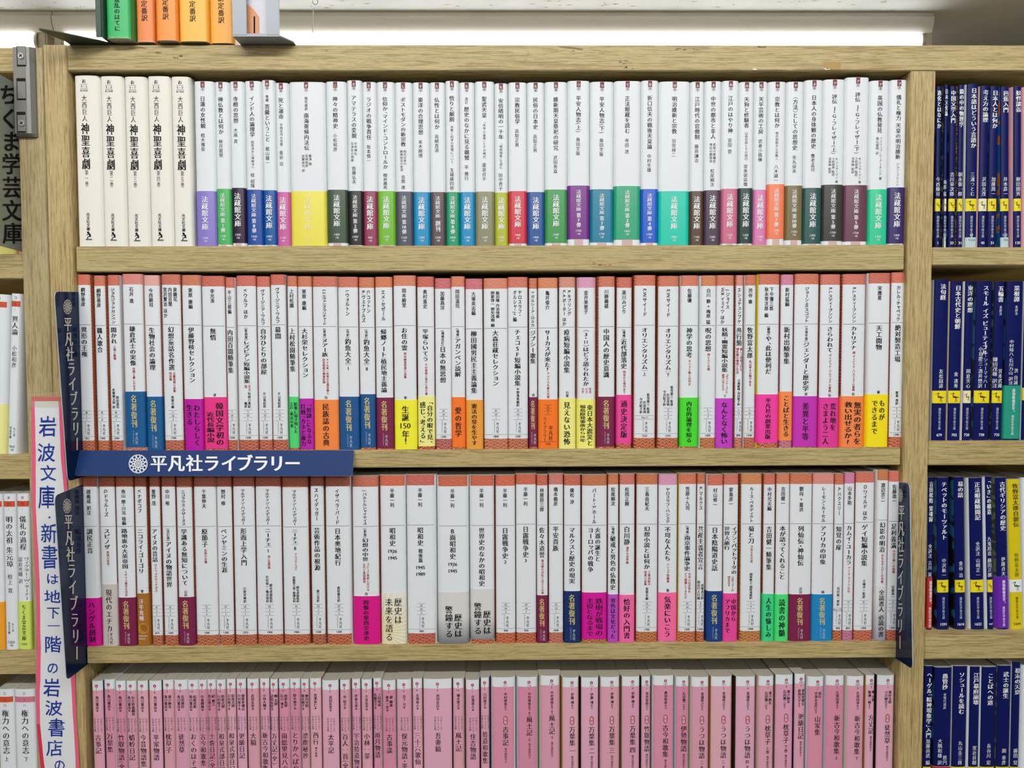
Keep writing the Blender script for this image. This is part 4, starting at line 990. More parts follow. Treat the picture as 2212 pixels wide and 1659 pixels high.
for i, r in enumerate(rows):
    x0, x1, vt = xs[i][0], xs[i][1], float(r[2]); code, auth, title, k = r[3], r[4], r[5], r[6]
    w = x1 - x0; xc = (x0 + x1) / 2 - (0 if w > 26 else .5); it = []; n1, n2 = code.split('/')
    if k != 'k': xc += min(5, w * .1)
    disc(it, xc, vt + 11, 3.4, M['rose']); hrun(it, xc, vt + 11, 'A', 4.4, M['whiteprint'], 'g')
    hrun(it, xc, vt + 17.4, n1, 6.2, M['black'], 'g'); hrun(it, xc, vt + 24.6, n2, 6.2, M['black'] if k != 'k' else M['maroon'], 'g')
    cols = auth.split('/'); n_ = len(cols)
    for q, c in enumerate(cols):
        mm = re.match(r'^(.*?)( 監修・訳注| 訳注| 校注|編)$', c); body, suf = (mm.group(1), mm.group(2).strip()) if mm else (c, '')
        xx = xc + ((n_ - 1) / 2 - q) * 8.2 + .8; v = vrun(it, xx, vt + 32.5, body, 7, 7.1, M['black'], 'gb')
        if suf: vrun(it, xx, v + .5, suf, 4.6, 4.9, M['black'], 'g')
    main, *ext = title.split('^')
    if k == 'k':
        columns(it, xc + 1.2, vt + 80, 'ビギナーズ・/クラシックス/日本の古典', 4.6, 6.0, M['grey_print'], 'g', 6.6, v1=vt + 112); v = vt + 115
    elif k == 'n':
        a, b = vt + 83, vt + 102; xx = xc + .5
        disc(it, xx, a + 4.6, 4.6, M['rose']); disc(it, xx, b - 4.6, 4.6, M['rose']); hbox(it, xx - 4.6, xx + 4.6, a + 4.6, b - 4.6, M['rose']); vrun(it, xx, a + 2, '新版', 6.6, 7.6, M['whiteprint'], 'g'); v = vt + 105
    else: v = vt + 84
    tw = min(13.2, max(11.5, w * .62))
    if len(main) > 2 and ' ' in main: a_, b_ = main.split(' '); v = vrun(it, xc + .6, v, a_, tw, 14.2, M['black'], 'm') + 3; v = vrun(it, xc + .6, v, b_, 13 if b_ in '一二三四' and a_ == '万葉集' else 8, 14 if b_ in '一二三四' and a_ == '万葉集' else 8.5, M['black'], 'm')
    else: v = vrun(it, xc + .6, v, main, tw, 14.2, M['black'], 'm')
    if ext: vrun(it, xc + .8, v + 3.5, ext[0], 5.2, 5.6, M['black'], 'm')
    gl, gr = gaps(xs, i, 197.5, 1935, 5)
    lab = 'pink paperback with white top, %smarked %s over %s, %s from the left, lowest shelf' % ('wide, ' if w > 46 else '', n1, n2, ordinal(i + 1))
    sd = psides[(i * 5 + 3) % 8] if i not in (7, 8) else M['white']
    vb = vbase_of(xc, vt, z4)
    book(x0, x1, vt, z4, Y=0.0012, gl=gl, gr=gr, mats={'spine': M['tint']}, zones=[(vt - 2, vt + 20.5, M['white']), (vt + 20.5, vb + 5, M['tint'])], side=sd, tint=tones[(i * 3) % 8], items=it,
         label=lab, group='pink paperbacks on the lowest shelf in view', bulge=.0009, corner=.0008)

# ------------------------------------------------------------------ right bay: navy paperbacks
def bird(it, x, v, s, mt):
    q = lambda pts: shape(it, [(x + a * s, v + b * s) for a, b in pts][::-1], mt)
    q([(-.62, -.02), (-.2, -.22), (.45, -.02), (.95, .12), (.6, .2), (.1, .24), (-.4, .18)])
    q([(-.45, .02), (-.6, -.3), (-.5, -.62), (-.3, -.85), (-.2, -.76), (-.38, -.5), (-.42, -.3), (-.25, .0)]); q([(-.5, -.9), (-.26, -.92), (-.15, -.78), (-.45, -.74)])
    q([(-.46, -.88), (-.95, -.7), (-1.08, -.3), (-.9, -.62), (-.46, -.74)])
    q([(.0, .15), (.1, .15), (.16, .6), (.02, 1.0), (-.05, 1.0), (.06, .58)]); q([(.25, .12), (.36, .12), (.3, .55), (.42, 1.0), (.33, 1.0), (.2, .55)]); q([(-.2, .97), (.1, .97), (.1, 1.03), (-.2, 1.03)]); q([(.2, .97), (.6, .97), (.6, 1.03), (.2, 1.03)])
NAVY = [
 # row, x0, x1, vt, title, author, number, lean px, square colour, side, band, price label
 (0, 2021.8, 2034, 186, '進化とはなにか', '今西錦司', '1', 3, 'y', 'd', None, None), (0, 2039.3, 2047.6, 182.6, '日本文化論', '梅原 猛', '22', 3, 'p', 'g', None, 'Y560'),
 (0, 2051, 2065.7, 186, '中国文学入門', '吉川幸次郎', '23', 3, 'y', 'd', None, None), (0, 2069.7, 2082.5, 183, '鏡の中の物理学', '朝永振一郎', '31', 3, 'y', 'o', None, None),
 (0, 2088, 2113.2, 181, '日本語はどういう言語か', '三浦つとむ', '43', 3, 'y', 'w', None, 'Y1010'), (0, 2117, 2136, 185, '考え方の論理', '沢田允茂', '45', 2, 'p', 'n', None, None),
 (0, 2137.6, 2156.7, 186, '日本人とは何か', '加藤周一', '51', 2, 'y', 'd', None, None), (0, 2160, 2179, 187, '芭蕉入門', '井本農一', '122', 8, 'y', 'l', None, 'Y920'),
 (0, 2188.8, 2206, 186, '妖怪談義', '柳田國男', '135', 8, 'y', 'p', None, None),
 (1, 2018, 2049.5, 604, '法句経', '友松圓諦', '679', 0, 'y', 'w', None, None), (1, 2052.8, 2080, 607.5, '日本古代史と朝鮮', '金 達寿', '702', 0, 'y', 'c', None, None),
 (1, 2085, 2102.5, 607.5, '東洋の理想', '岡倉天心', '720', 0, 'p', 'w', None, None), (1, 2108.6, 2143, 607.5, 'スモール イズ ビューティフル', 'E・F・シューマッハー/小島慶三・酒井懋訳', '730', 0, 'y', 'd', None, None),
 (1, 2147.6, 2170.4, 608.5, '五輪書^全訳注', '宮本武蔵/鎌田茂雄 訳注', '735', 0, 'y', 'g', None, None), (1, 2174, 2210, 608, '菜根譚^全訳注', '洪 自誠/中村璋八・石川力山 訳注', '742', 0, 'y', 'd', '1a9a80;832', None),
 (2, 2004.5, 2016, 1031, '吉田松陰 留魂録', '全訳注 古川 薫', '1565', 3, 'y', 'w', 'c8372f;1247', None), (2, 2023, 2048.4, 1031.5, 'チベットのモーツァルト', '中沢新一', '1591', 8, 'y', 't', None, None),
 (2, 2059.7, 2082, 1030.5, '易の話', '金谷 治', '1616', 11, 'y', 't', None, None), (2, 2092, 2121, 1032, '正法眼蔵随聞記', '全訳注 山崎正一', '1622', 13, 'y', 'w', None, None),
 (2, 2127.3, 2140, 1029, '「いき」の構造', '九鬼周造 藤田正勝', '1627', 14, 'y', 'w', None, None), (2, 2149, 2173, 1031, '古代ギリシアの歴史', '伊藤貞夫', '1636', 14, 'y', 'g', '6a1fb0;1245', None),
 (2, 2174.5, 2202, 1035, '牧野富太郎自叙伝', '牧野富太郎', '1644', 17, 'w', 'w', None, None),
 (3, 1996.6, 2014.3, 1439, 'ヘーゲル「精神現象学」入門', '加藤尚武 編', '1109', 1, 'y', 'g', None, None), (3, 2018.7, 2055.7, 1442, '愚管抄^全現代語訳', '慈円/大隅和雄 訳', '2113', 1, 'y', 'd', 'c23a3a;1655', None),
 (3, 2058.4, 2089.6, 1439, 'ソシュールを読む', '丸山圭三郎', '2120', 1, 'y', 'w', None, None), (3, 2095.2, 2116.6, 1440, '江戸幕府崩壊', '家近良樹', '2221', 1, 'y', 'w', None, None),
 (3, 2120.4, 2151.7, 1441, 'ことばへの道', '長谷川 宏', '2143', 1, 'y', 'w', None, None), (3, 2155, 2183.7, 1438, '武士の誕生', '関 幸彦', '2150', 1, 'y', 'g', None, None),
 (3, 2186.4, 2204.4, 1430, '幕末の天皇', '藤田 覚', '2157', 1, 'y', 'w', None, None),
]
NS = {'d': M['side_photo'], 'g': M['side_green'], 'o': M['side_dots'], 'w': M['white'], 'n': SIDE['p'], 'l': M['side_leaf'], 'p': mat('pink_white_striped_cover', lin('#d9a3ab'), .4), 'c': mat('beige_cover', lin('#cdb79a'), .4), 't': M['side_photo']}
shelfname = ['top shelf of right bay', 'second shelf of right bay', 'third shelf of right bay', 'lowest shelf of right bay']
rz = [rshelf[0][0], rshelf[1][0], rshelf[2][0], zr4]; ry = [0.004, 0.003, 0.010, 0.004]
for rr in range(4):
    rs = [q for q in NAVY if q[0] == rr]; xs = [(q[1], q[2]) for q in rs]
    for i, (_, x0, x1, vt, title, auth, num, ln, sq, side, bnd, pl) in enumerate(rs):
        w = x1 - x0; Yb = ry[rr]; vb = vbase_of((x0 + x1) / 2, vt, rz[rr], Yb); xc = (x0 + x1) / 2; it = []; H = vb - vt
        yellow = title.startswith('牧野'); ink = M['whiteprint'] if not yellow else mat('brown_ink', lin('#4a3a12'), .5)
        mt, *ext = title.split('^'); xt = xc + (w * .08 if w > 16 else 0); tw = min(12.5, w * .74) if w < 26 else 12.8
        nt = sum(adv(c, False) for c in mt); v = vrun(it, xt, vt + 9 + (4 if rr == 3 else 0), mt, tw, min(11.8 if rr < 3 else 11.6, 150 / nt), ink, 'mb')
        if ext: vrun(it, xt, v + 7, ext[0], 6.5, 7, ink, 'ml')
        a0 = vb - 110; cols = auth.split('/'); end = a0 - 3
        if bnd and rr != 3: end = float(bnd.split(';')[1]) - 1
        if rr == 3: end = 1652
        for q, c in enumerate(cols):
            n_ = sum(adv(x, False) for x in c); vrun(it, xt - 1 + ((len(cols) - 1) / 2 - q) * 11 - (0 if len(cols) == 1 else 2), 0, c, min(9.6, w * .7), min(10.5, 98 / n_), ink, 'ml', end=end)
        band = None
        if rr < 3:
            if bnd:
                c_, b0 = bnd.split(';'); band = (float(b0), 3 and vb - 3, '#' + c_, M['tint']); b0 = float(b0)
                vrun(it, xc + 1, b0 + 7, '最強教養宣言。', 7.2, 7.6, M['whiteprint'], 'gb'); vrun(it, xc, b0 + 64, '講談社学術文庫', 5.8, 6.3, M['whiteprint'], 'g')
            else:
                s0 = vb - 108; hbox(it, x0 + .3, x1 - .3, s0, s0 + 27, {'y': M['yellowprint'], 'p': M['paleyellow'], 'w': M['whiteprint']}[sq])
                bird(it, xc + .5, s0 + 13.5, min(10, w * .42), M['bird'] if not yellow else M['green_bird'])
                vrun(it, xc, s0 + 37, '講談社学術文庫', 5.8, 6.9, M['silver'] if not yellow else ink, 'g')
                if pl: hrun(it, xc, vb - 29.5, num, 7.6, M['whiteprint'], 'g'); hbox(it, x0 + .5, x1 - .5, vb - 24, vb - 2, M['label']); hrun(it, xc + 1, vb - 18, pl, 5.8, M['black'], 'g', min(1.0, w / 24))
                else: hrun(it, xc, vb - 12, num, min(8, w * 1.4 / len(num)), M['whiteprint'] if not yellow else ink, 'gb')
        else:
            hbox(it, x0 + .3, x1 - .3, 1656, 1683, M['yellowprint']); bird(it, xc, 1669.5, 10, M['bird'])
            if bnd: it[:] = [q for q in it if q[-1] not in (M['yellowprint'], M['bird'])]; band = (1655, vb - 3, '#c23a3a', M['tint'])
        gl, gr = gaps(xs, i, edge(2021.8, 155, YF) and xs[0][0] - .6, xs[-1][1] + 6, 5)
        if num == '1644': lab = 'yellow paperback with white bird square, third shelf of right bay'
        elif bnd: lab = 'navy paperback with %s paper band, %s from the left, %s' % (colour_name('#' + bnd.split(';')[0]), ordinal(i + 1), shelfname[rr])
        elif rr < 3: lab = 'navy paperback numbered %s, %s bird square, %s from the left, %s' % (num, 'cream' if sq == 'p' else 'yellow', ordinal(i + 1), shelfname[rr])
        else: lab = '%snavy paperback with white title, %s from the left, %s' % (size_word(w), ordinal(i + 1), shelfname[rr])
        col = '#0d1659' if not yellow else '#dcc81a'
        book(x0, x1, vt, rz[rr], Y=Yb, gl=gl, gr=gr, lean=-ln / 345.0, mats={'spine': M['navy']}, side=NS[side], tint=col, items=it, band=band, label=lab,
             group='navy paperbacks in the right bay', bulge=.0006, corner=.0009)
book(2208.5, 2232, 187, rz[0], Y=.004, mats={'spine': NS['p']}, side=NS['p'], label='pink and white striped paperback at the frame edge, top shelf of right bay', group='navy paperbacks in the right bay', lean=-.02)
book(2213.6, 2240, 607, rz[1], Y=.003, mats={'spine': M['navy']}, tint='#0d1659', side=M['white'], items=[(None, None, 2214, 837, 2239, 864, False, M['yellowprint'])], label='navy paperback cut by the frame edge, second shelf of right bay', group='navy paperbacks in the right bay')
book(2207, 2236, 1031, rz[2], Y=.010, mats={'spine': M['white']}, side=M['white'], label='white-backed paperback at the frame edge, third shelf of right bay', group='navy paperbacks in the right bay', lean=-.045)
book(2209, 2238, 1438, rz[3], Y=.004, mats={'spine': M['white']}, side=M['white'], label='white-backed paperback at the frame edge, lowest shelf of right bay', group='navy paperbacks in the right bay')

# ------------------------------------------------------------------ left bookcase
LZ = [s_[0] for s_ in lshelf[:3]] + [zl4]
def left_book(x0, x1, vt, row, title, auth, lab, lean=0.0, tagtxt='', num='', obi=None, low='', Y=.0012, th=16, gr=5, tagcol='orangered', side=None):
    w = x1 - x0; xc = (x0 + x1) / 2 + .5; vb = vbase_of(xc, vt, LZ[row], Y); it = []
    if tagtxt: hrun(it, xc, vt + 9, tagtxt, 7.6, M['black'], 'g'); hbox(it, x0 + .8, x1 - .8, vt + 16, vt + 28, M[tagcol]); hrun(it, xc, vt + 22, num[0], 8.2, M['maroon'], 'g'); hrun(it, xc, vt + 34, num[1], 7, M[tagcol] if row == 3 else M['tag_grey'], 'g')
    v = vt + 48 if row < 3 else vt + 44
    ob = obi.split(';') if obi else None
    for q, tt in enumerate(title.split('^')): v = vrun(it, xc, v + (4 if q else 0), tt, th, th * 1.03, M['black'], 'm') if q == 0 else vrun(it, xc, v + 5, tt, 10, 11, M['black'], 'm')
    if auth: columns(it, xc, v + (22 if row != 2 else 14), auth, 10.5, 12.2 if '/' not in auth else 10.6, M['black'], 'ml', 13, v1=(float(ob[1]) - 2) if ob else None)
    band = None
    if ob:
        b0 = float(ob[1]); band = (b0, None, '#' + ob[0], M['tint']); vrun(it, xc, b0 + 7, 'ちくま学芸文庫', 9.6, (vb - b0 - 26) / 7, M['black'], 'm'); hrun(it, xc, vb - 12, ob[2], 7, M['grey_print'], 'g')
    elif low:
        vrun(it, xc + 4, vb - 58, 'ちくま', 5.6, 6.6, M['black'], 'm'); vrun(it, xc - 4, vb - 60, '学芸文庫', 5.6, 6.6, M['black'], 'm'); hrun(it, xc, vb - 16, low, 8, M['grey_print'], 'g'); hrun(it, xc, vb - 9, '+税', 5, M['grey_print'], 'g')
    book(x0, x1, vt, LZ[row], Y=Y, gl=.5, gr=gr, lean=lean, mats={'spine': M['white']}, side=side or M['white'], items=it, band=band, label=lab, group='white paperbacks in the left bookcase', corner=.0009, bulge=.0009)
left_book(-16, 16.4, 635, 1, '', '', 'white paperback with orange stripe and pale yellow band, left bookcase edge', .05, 'コ', ('3', '1'), 'f3ee9c;872;1000', gr=4)
left_book(25.5, 46, 633.5, 1, '異人論', '小松和彦', 'slim white paperback priced 900 leaning beside the oak panel, left bookcase', .055, 'コ', ('4', '1'), None, '900', gr=3, th=13.5)
left_book(-27, 4.5, 1067, 2, '', '', 'white paperback with orange lower band at the left frame edge', .012, 'タ', ('50', '1'), 'f7a52c;1300;1100', gr=1)
left_book(7.4, 33, 1066.5, 2, '明の太祖 朱元璋', '檀上 寛', 'white paperback marked 51 on orange stripe, left bookcase', .012, 'タ', ('51', '1'), None, '1200', th=14.5, gr=1)
left_book(36.6, 63.5, 1066, 2, '儀礼の過程', 'ヴィクター・W・ターナー/冨倉光雄 訳', 'white paperback marked 52 with yellow-green band, left bookcase', .016, 'タ', ('52', '1'), 'd6e86a;1298;1300', th=14.5, gr=1)
left_book(-5, 28.8, 1489, 3, '権力への意志^上', '', 'thick white paperback with orange-red stripe, lowest shelf at left edge', .0, 'ニ', ('1', '12'), None, '', th=15.5, gr=1.4)
left_book(31.6, 77, 1489, 3, '権力への意志^下', '', 'thick white paperback with pink stripe, lowest shelf beside the paper notice', .0, 'ニ', ('1', '13'), None, '', th=15.5, gr=1, tagcol='pinkstripe') if 'pinkstripe' in M else None
M['pinkstripe'] = mat('pink_stripe_print', lin('#d2788a'), .5)
left_book(31.6, 76, 1489, 3, '権力への意志^下', '', 'thick white paperback with pink stripe, lowest shelf beside the paper notice', .0, 'ニ', ('1', '13'), None, '', th=15.5, gr=1, tagcol='pinkstripe')
# the books behind the hanging divider plate on the upper left shelf
for (x0, x1, col, lab) in ((-22, 26.8, '#e9e47a', 'pale yellow book foot seen under the grey divider plate'), (28.8, 46.4, '#e7a79c', 'salmon pink book foot seen under the grey divider plate')):
    book(x0, x1, 200, LZ[0], Y=.012, gl=.3, gr=.3, mats={'spine': M['tint']}, tint=col, label=lab, group='books behind the grey divider plate', vb=None,
         zones=[(190, 700, M['tint'])])

# ------------------------------------------------------------------ divider plates and labels
def slab(name, pts, thick, face, edge_m, parent, n=None):
    """a flat plate through 3D corner points (counter-clockwise seen from its face) with real thickness"""
    pts = [Vector(p) for p in pts]; nrm = (pts[1] - pts[0]).cross(pts[2] - pts[1]).normalized()
    bk = [p - nrm * thick for p in pts]; mb = MB(); mb.poly(pts, face); mb.poly(bk, face, True)
    k = len(pts)
    for i in range(k): j = (i + 1) % k; mb.poly([pts[i], bk[i], bk[j], pts[j]], edge_m)
    return mb.build(name, parent)
def plate_fn(A, B, C_, o):
    """maps a pixel to the plate's plane, a hair in front of its face on the side of the lens"""
    n = (B - A).cross(C_ - A).normalized(); e = Vector((0, -D, ZC))
    if (e - A).dot(n) < 0: n = -n
    return lambda x, v: on_plane(x, v, A + n * .0003, n) - o
def rounded(tl, tr, br_, bl_, r, which):
    """corner list with chosen corners rounded (r as 3D length)"""
    ring = [('tl', tl), ('bl', bl_), ('br', br_), ('tr', tr)]; out = []
    for i, (nm, p) in enumerate(ring):
        p = Vector(p); a = Vector(ring[i - 1][1]); b = Vector(ring[(i + 1) % 4][1])
        if nm in which:
            da, db = (a - p).normalized(), (b - p).normalized(); p0, p1 = p + da * r, p + db * r
            for q in range(6):
                t = q / 5; out.append((p0 * (1 - t) ** 2 + p * 2 * t * (1 - t) + p1 * t * t))
        else: out.append(p)
    return out
def place_chars(items, text, pts, w, h, mt):
    """characters spread along a line of pixels from pts[0] to pts[1]"""
    (xa, va), (xb, vb_) = pts
    for q, c in enumerate(text):
        t_ = (q + .5) / len(text); items.append((c, 'mb', xa + (xb - xa) * t_, va + (vb_ - va) * t_, w, h, c == 'ー', mt))
def side_plate(ntop, nbot, ftop, fbot, line, em, label, mir):
    """corner pixels with their depth: near top, near bottom, far top, far bottom"""
    A, B, C_ = [P(u, v, y) for u, v, y in (ntop, nbot, ftop)]
    nr = (B - A).cross(C_ - A).normalized(); D_ = on_plane(fbot[0], fbot[1], A, nr)
    t = empty('divider_plate', (A + B + C_ + D_) / 4, label, 'shelf divider', 'navy divider plates'); o = Vector(t.location)
    fn = plate_fn(A, B, C_, o)
    A, B, C_, D_ = [q - o for q in (A, B, C_, D_)]
    back = .09; C2 = C_ + (C_ - A).normalized() * back; D2 = D_ + (D_ - B).normalized() * back
    if mir: tl, bl_, tr, br_, cs = C2, D2, A, B, ('tr', 'br')
    else: tl, bl_, tr, br_, cs = A, B, C2, D2, ('tl', 'bl')
    slab('plate', rounded(tl, tr, br_, bl_, .006, cs), .0007, M['navy_side'], M['plate_edge'], t)
    items = []
    emblem(items, em[0], em[1], em[2], M['ivory'], em[3])
    place_chars(items, '平凡社ライブラリー', line, em[4], em[5], M['ivory'])
    JOBS.append((t, fn, items))
side_plate((117.5, 630, -.036), (146.6, 1040, -.023), (168.5, 630.5, .001), (177, 1031, .001), ((145.5, 685), (167.5, 975)), (146, 663, 9, 16, 17, 34), 'upper of two dark navy divider plates with ivory lettering, left end of second shelf', False)
side_plate((118, 1071, -.046), (144, 1470, -.035), (178, 1046, .001), (192, 1433, .001), ((147, 1110), (167, 1428)), (145, 1093, 9, 16, 18, 36), 'lower dark navy divider plate with ivory lettering, left end of third shelf', False)
side_plate((1964.5, 1043.5, -.018), (1971, 1446, -.033), (1943.5, 1042, .001), (1932, 1420, .001), ((1947.5, 1090), (1943.5, 1405)), (1945, 1070, 5, 14, 13, 36), 'dark navy divider plate at the right end of the third shelf', True)
# horizontal label in front of the second shelf
A, B, C_ = P(170.8, 973, -.003), P(158.5, 1027.5, -.0125), P(764.5, 972.6, -.003)
D_ = on_plane(761.5, 1028, A, (B - A).cross(C_ - A).normalized())
t = empty('shelf_label', (A + D_) / 2, 'long navy shelf label with white emblem and lettering, in front of the second shelf', 'shelf label'); o = Vector(t.location)
fn = plate_fn(A, B, C_, o); tl, bl_, tr, br_ = [q - o for q in (A, B, C_, D_)]
slab('plate', rounded(tl, tr, br_, bl_, .003, ('bl', 'br')), .0010, M['navy_plate'], M['plate_edge'], t)
items = []
emblem(items, 298.5, 1002, 20.5, M['whiteprint'])
for c, x in zip('平凡社ライブラリー', (343, 381, 420, 457, 495, 528, 563, 598, 632)): items.append((c, 'brush', x, 1001.5, 37, 38, False, M['whiteprint']))
JOBS.append((t, fn, items))
# grey divider plate in the left bookcase
A, B, C_ = P(-34, 142, -.042), P(-34, 521, -.042), P(41, 184, .0)
D_ = on_plane(47.5, 543.5, A, (B - A).cross(C_ - A).normalized())
t = empty('divider_plate', (A + D_) / 2, 'large grey-green divider plate with bold black lettering in the left bookcase', 'shelf divider'); o = Vector(t.location)
fn = plate_fn(A, B, C_, o); A, B, C_, D_ = [q - o for q in (A, B, C_, D_)]
slab('plate', [A, B, D_, C_], .0014, M['greyplate'], M['plate_edge'], t)
items = []
for c, v0, v1, x in (('ち', 180, 231, 19), ('く', 233, 281, 20), ('ま', 283, 330, 24), ('学', 331, 379, 25), ('芸', 380, 431, 26), ('文', 432, 480, 26), ('庫', 481, 529, 27)):
    items.append((c, 'brush', x, (v0 + v1) / 2, 42, 48, False, M['black']))
JOBS.append((t, fn, items))

# ------------------------------------------------------------------ handwritten paper notice
YP = YF - .0012
t = empty('paper_notice', P(110, 1250, YP), 'tall white paper notice with pink border and blue handwriting', 'notice'); o = Vector(t.location)
def wav(v): return math.sin(v / 37.0) * .7 + math.sin(v / 11.0) * .3
LE = [(857, 67.5), (1000, 68.5), (1100, 70), (1300, 79), (1400, 80), (1500, 77.5), (1560, 79), (1620, 84), (1659, 88), (1800, 95)]
RE = [(857, 133), (1000, 141), (1100, 150), (1300, 157), (1400, 160), (1500, 163), (1560, 165.5), (1620, 170), (1659, 172), (1800, 178)]
def interp(tb, v):
    for (a, x), (b, y) in zip(tb, tb[1:]):
        if v <= b: return x + (y - x) * max(0, (v - a)) / (b - a)
    return tb[-1][1]
def pl(u, v, d=0.0, o=o): return P(u, v, YP - d) - o
mb = MB(); vs = [857 + (1800 - 857) * i / 40 for i in range(41)]
for a, b in zip(vs, vs[1:]): mb.poly([pl(interp(LE, a), a), pl(interp(LE, b), b), pl(interp(RE, b), b), pl(interp(RE, a), a)], M['poster'])
for a, b in zip(vs, vs[1:]): mb.poly([pl(interp(LE, a), a, -.0006), pl(interp(RE, a), a, -.0006), pl(interp(RE, b), b, -.0006), pl(interp(LE, b), b, -.0006)], M['poster'])
mb.poly([pl(67.5, 857), pl(133, 857), pl(133, 857, -.0006), pl(67.5, 857, -.0006)], M['poster'])
mb.build('sheet', t)
mb = MB(); mi_ = M['pinkink']
mb.poly([pl(67.5, 857, .0001), pl(68, 866.5, .0001), pl(133.5, 866.5, .0001), pl(133, 857, .0001)], M['redink'])
for a, b in zip([866.5] + vs[1:], vs[1:]):
    for T, sg in ((LE, 1), (RE, -1)):
        xa, xb = interp(T, a), interp(T, b); q = [pl(xa, a, .0001), pl(xb, b, .0001), pl(xb + sg * (8 + wav(b)), b, .0001), pl(xa + sg * (8 + wav(a)), a, .0001)]
        mb.poly(q if sg > 0 else q[::-1], M['pinkink'] if not (1585 < b < 1700 and sg > 0) else M['redink'])
mb.build('border', t)
items = []
for c, xx, v0, v1, w in (('岩', 103, 898, 947, 43), ('波', 100, 957, 1000, 44), ('文', 104, 1004, 1042, 38), ('庫', 101, 1047, 1102, 42), ('・', 107, 1107, 1127, 22), ('新', 106, 1130, 1176, 40), ('書', 107, 1176, 1232, 40), ('は', 113, 1238, 1264, 31), ('地', 113, 1274, 1305, 40),
                         ('下', 115, 1309, 1338, 33), ('一', 116, 1344, 1362, 32), ('階', 114, 1373, 1412, 42), ('の', 114, 1428, 1458, 30), ('岩', 112, 1464, 1508, 41), ('波', 116, 1512, 1548, 42), ('書', 122, 1551, 1595, 42), ('店', 118, 1597, 1636, 40), ('の', 129, 1638, 1668, 28)):
    items.append((c, 'pen', xx, (v0 + v1) / 2, w * .92, (v1 - v0) * .96, False, M['blueink']))
JOBS.append((t, lambda x, v: pl(x + (v - 1250) * 0 + math.sin(v * .21 + x * .13) * .5, v + math.sin(x * .23 + v * .07) * .8, .0002), items))
# clear tape over its top
M['tape'] = mat('clear_tape', lin('#d9cda8'), .15); bsdf(M['tape']).inputs['Alpha'].default_value = .25
mb = MB(); mb.poly([P(60, 852, YP - .0003), P(61, 880, YP - .0003), P(134, 880, YP - .0003), P(132, 846, YP - .0003)], M['tape']); tp = mb.build('clear_tape'); tag(tp, 'strip of clear tape holding the top of the pink-bordered notice', 'tape')

# ------------------------------------------------------------------ books and bookends standing on top of the case
def top_book(x0, x1, v, col, text, lab, Yt, side=None, w=15, foot=None, tv=0):
    zb = max(zt1 + .0016, at((x0 + x1) / 2, v, Yt)[1]); zb = zt1 + .0016
    z_here = at((x0 + x1) / 2, v, Yt)[1]
    # depth at which the foot of the spine shows at pixel row v
    for _ in range(8):
        z_here = at((x0 + x1) / 2, v, Yt)[1]; Yt += (zb - z_here) / ((z_here - ZC) / (D + Yt) + 1e-9)
    X0, X1 = at(x0, v, Yt)[0], at(x1, v, Yt)[0]
    vt = v - 365; it = []
    k = (X1 - X0) / (x1 - x0)
    t = book(x0 - (x1 - x0) * 0, x1, vt, zb, Y=Yt, gl=.3, gr=6 if side else 1.2, mats={'spine': M['tint']}, side=side, tint=col, label=lab, group='books on top of the bookcase', items=None or (),
             zones=[(vt - 5, v - (foot or 0), M['tint']), (v - (foot or 0), v + 30, M['marble'] if foot else M['tint'])], bulge=.0012, corner=.0014)
    return t, Yt, zb
zs = zt1 + .0013
ends = []
M['foot_marble'] = M['marble']
def tb(x0, x1, v, col, text, lab, w, pitch, tv, foot=0, side=None, footcol=None):
    """x0, x1 measured at the foot of the spine"""
    Y = -.012
    for _ in range(12):
        z = at((x0 + x1) / 2, v, Y)[1]; Y -= (z - zs) / ((z - ZC) / (D + Y))
    X0, X1 = at(x0, v, Y)[0], at(x1, v, Y)[0]; H = .1565; top = ZC
    vt = v
    for _ in range(40):
        z = at((x0 + x1) / 2, vt, Y)[1]; vt -= (zs + H - z) * 1660 / (D + Y)
    xs0, xs1 = x_at(X0, zs + H, Y)[0], x_at(X1, zs + H, Y)[0]
    it = []; xm = (xs0 + xs1) / 2; sh = (x0 + x1) / 2 - xm
    vrun(it, xm + 0.0, 0, text, w, pitch, M['black'], 'm', end=tv)
    zones = [(vt - 5, v - foot, M['tint'])] + ([(v - foot, v + 40, M['marble'])] if foot else [(v, v + 40, M['tint'])])
    return book(xs0, xs1, vt, zs, Y=Y, gl=.3, gr=3 if side else .6, mats={'spine': M['tint']}, side=side, tint=col, items=it, label=lab, group='books on top of the bookcase', bulge=.0010, corner=.0018, zones=zones, vb=v), Y, X0, X1
M['bright_green'] = mat('bright_green_cover', lin('#2f8f4a'), .3)
b0, y0_, xa0, xa1 = tb(231.5, 283, 82.5, '#35bb6a', '混乱のはてに', 'bright green paperback beside the dark green bookend on the case', 13, 12.6, 68, 4.5, M['bright_green'])
for q in (0,): pass
tb(296.5, 335.5, 90.5, '#f08a48', '新定番訳', 'deep orange paperback second from the left on the case top', 14, 15.6, 46.5, 3)
tb(338.5, 384.5, 87, '#f6993c', '新定番訳', 'light orange paperback third from the left on the case top', 14, 15.6, 43)
tb(389, 450.5, 89, '#f8bd4a', '新定番訳', 'wide yellow-orange paperback fourth from the left on the case top', 14, 15.6, 47.5)
tb(455, 507, 93, '#f6ae42', '新定番訳', 'yellow-orange paperback touching the silver bookend on the case top', 14, 15.6, 51)
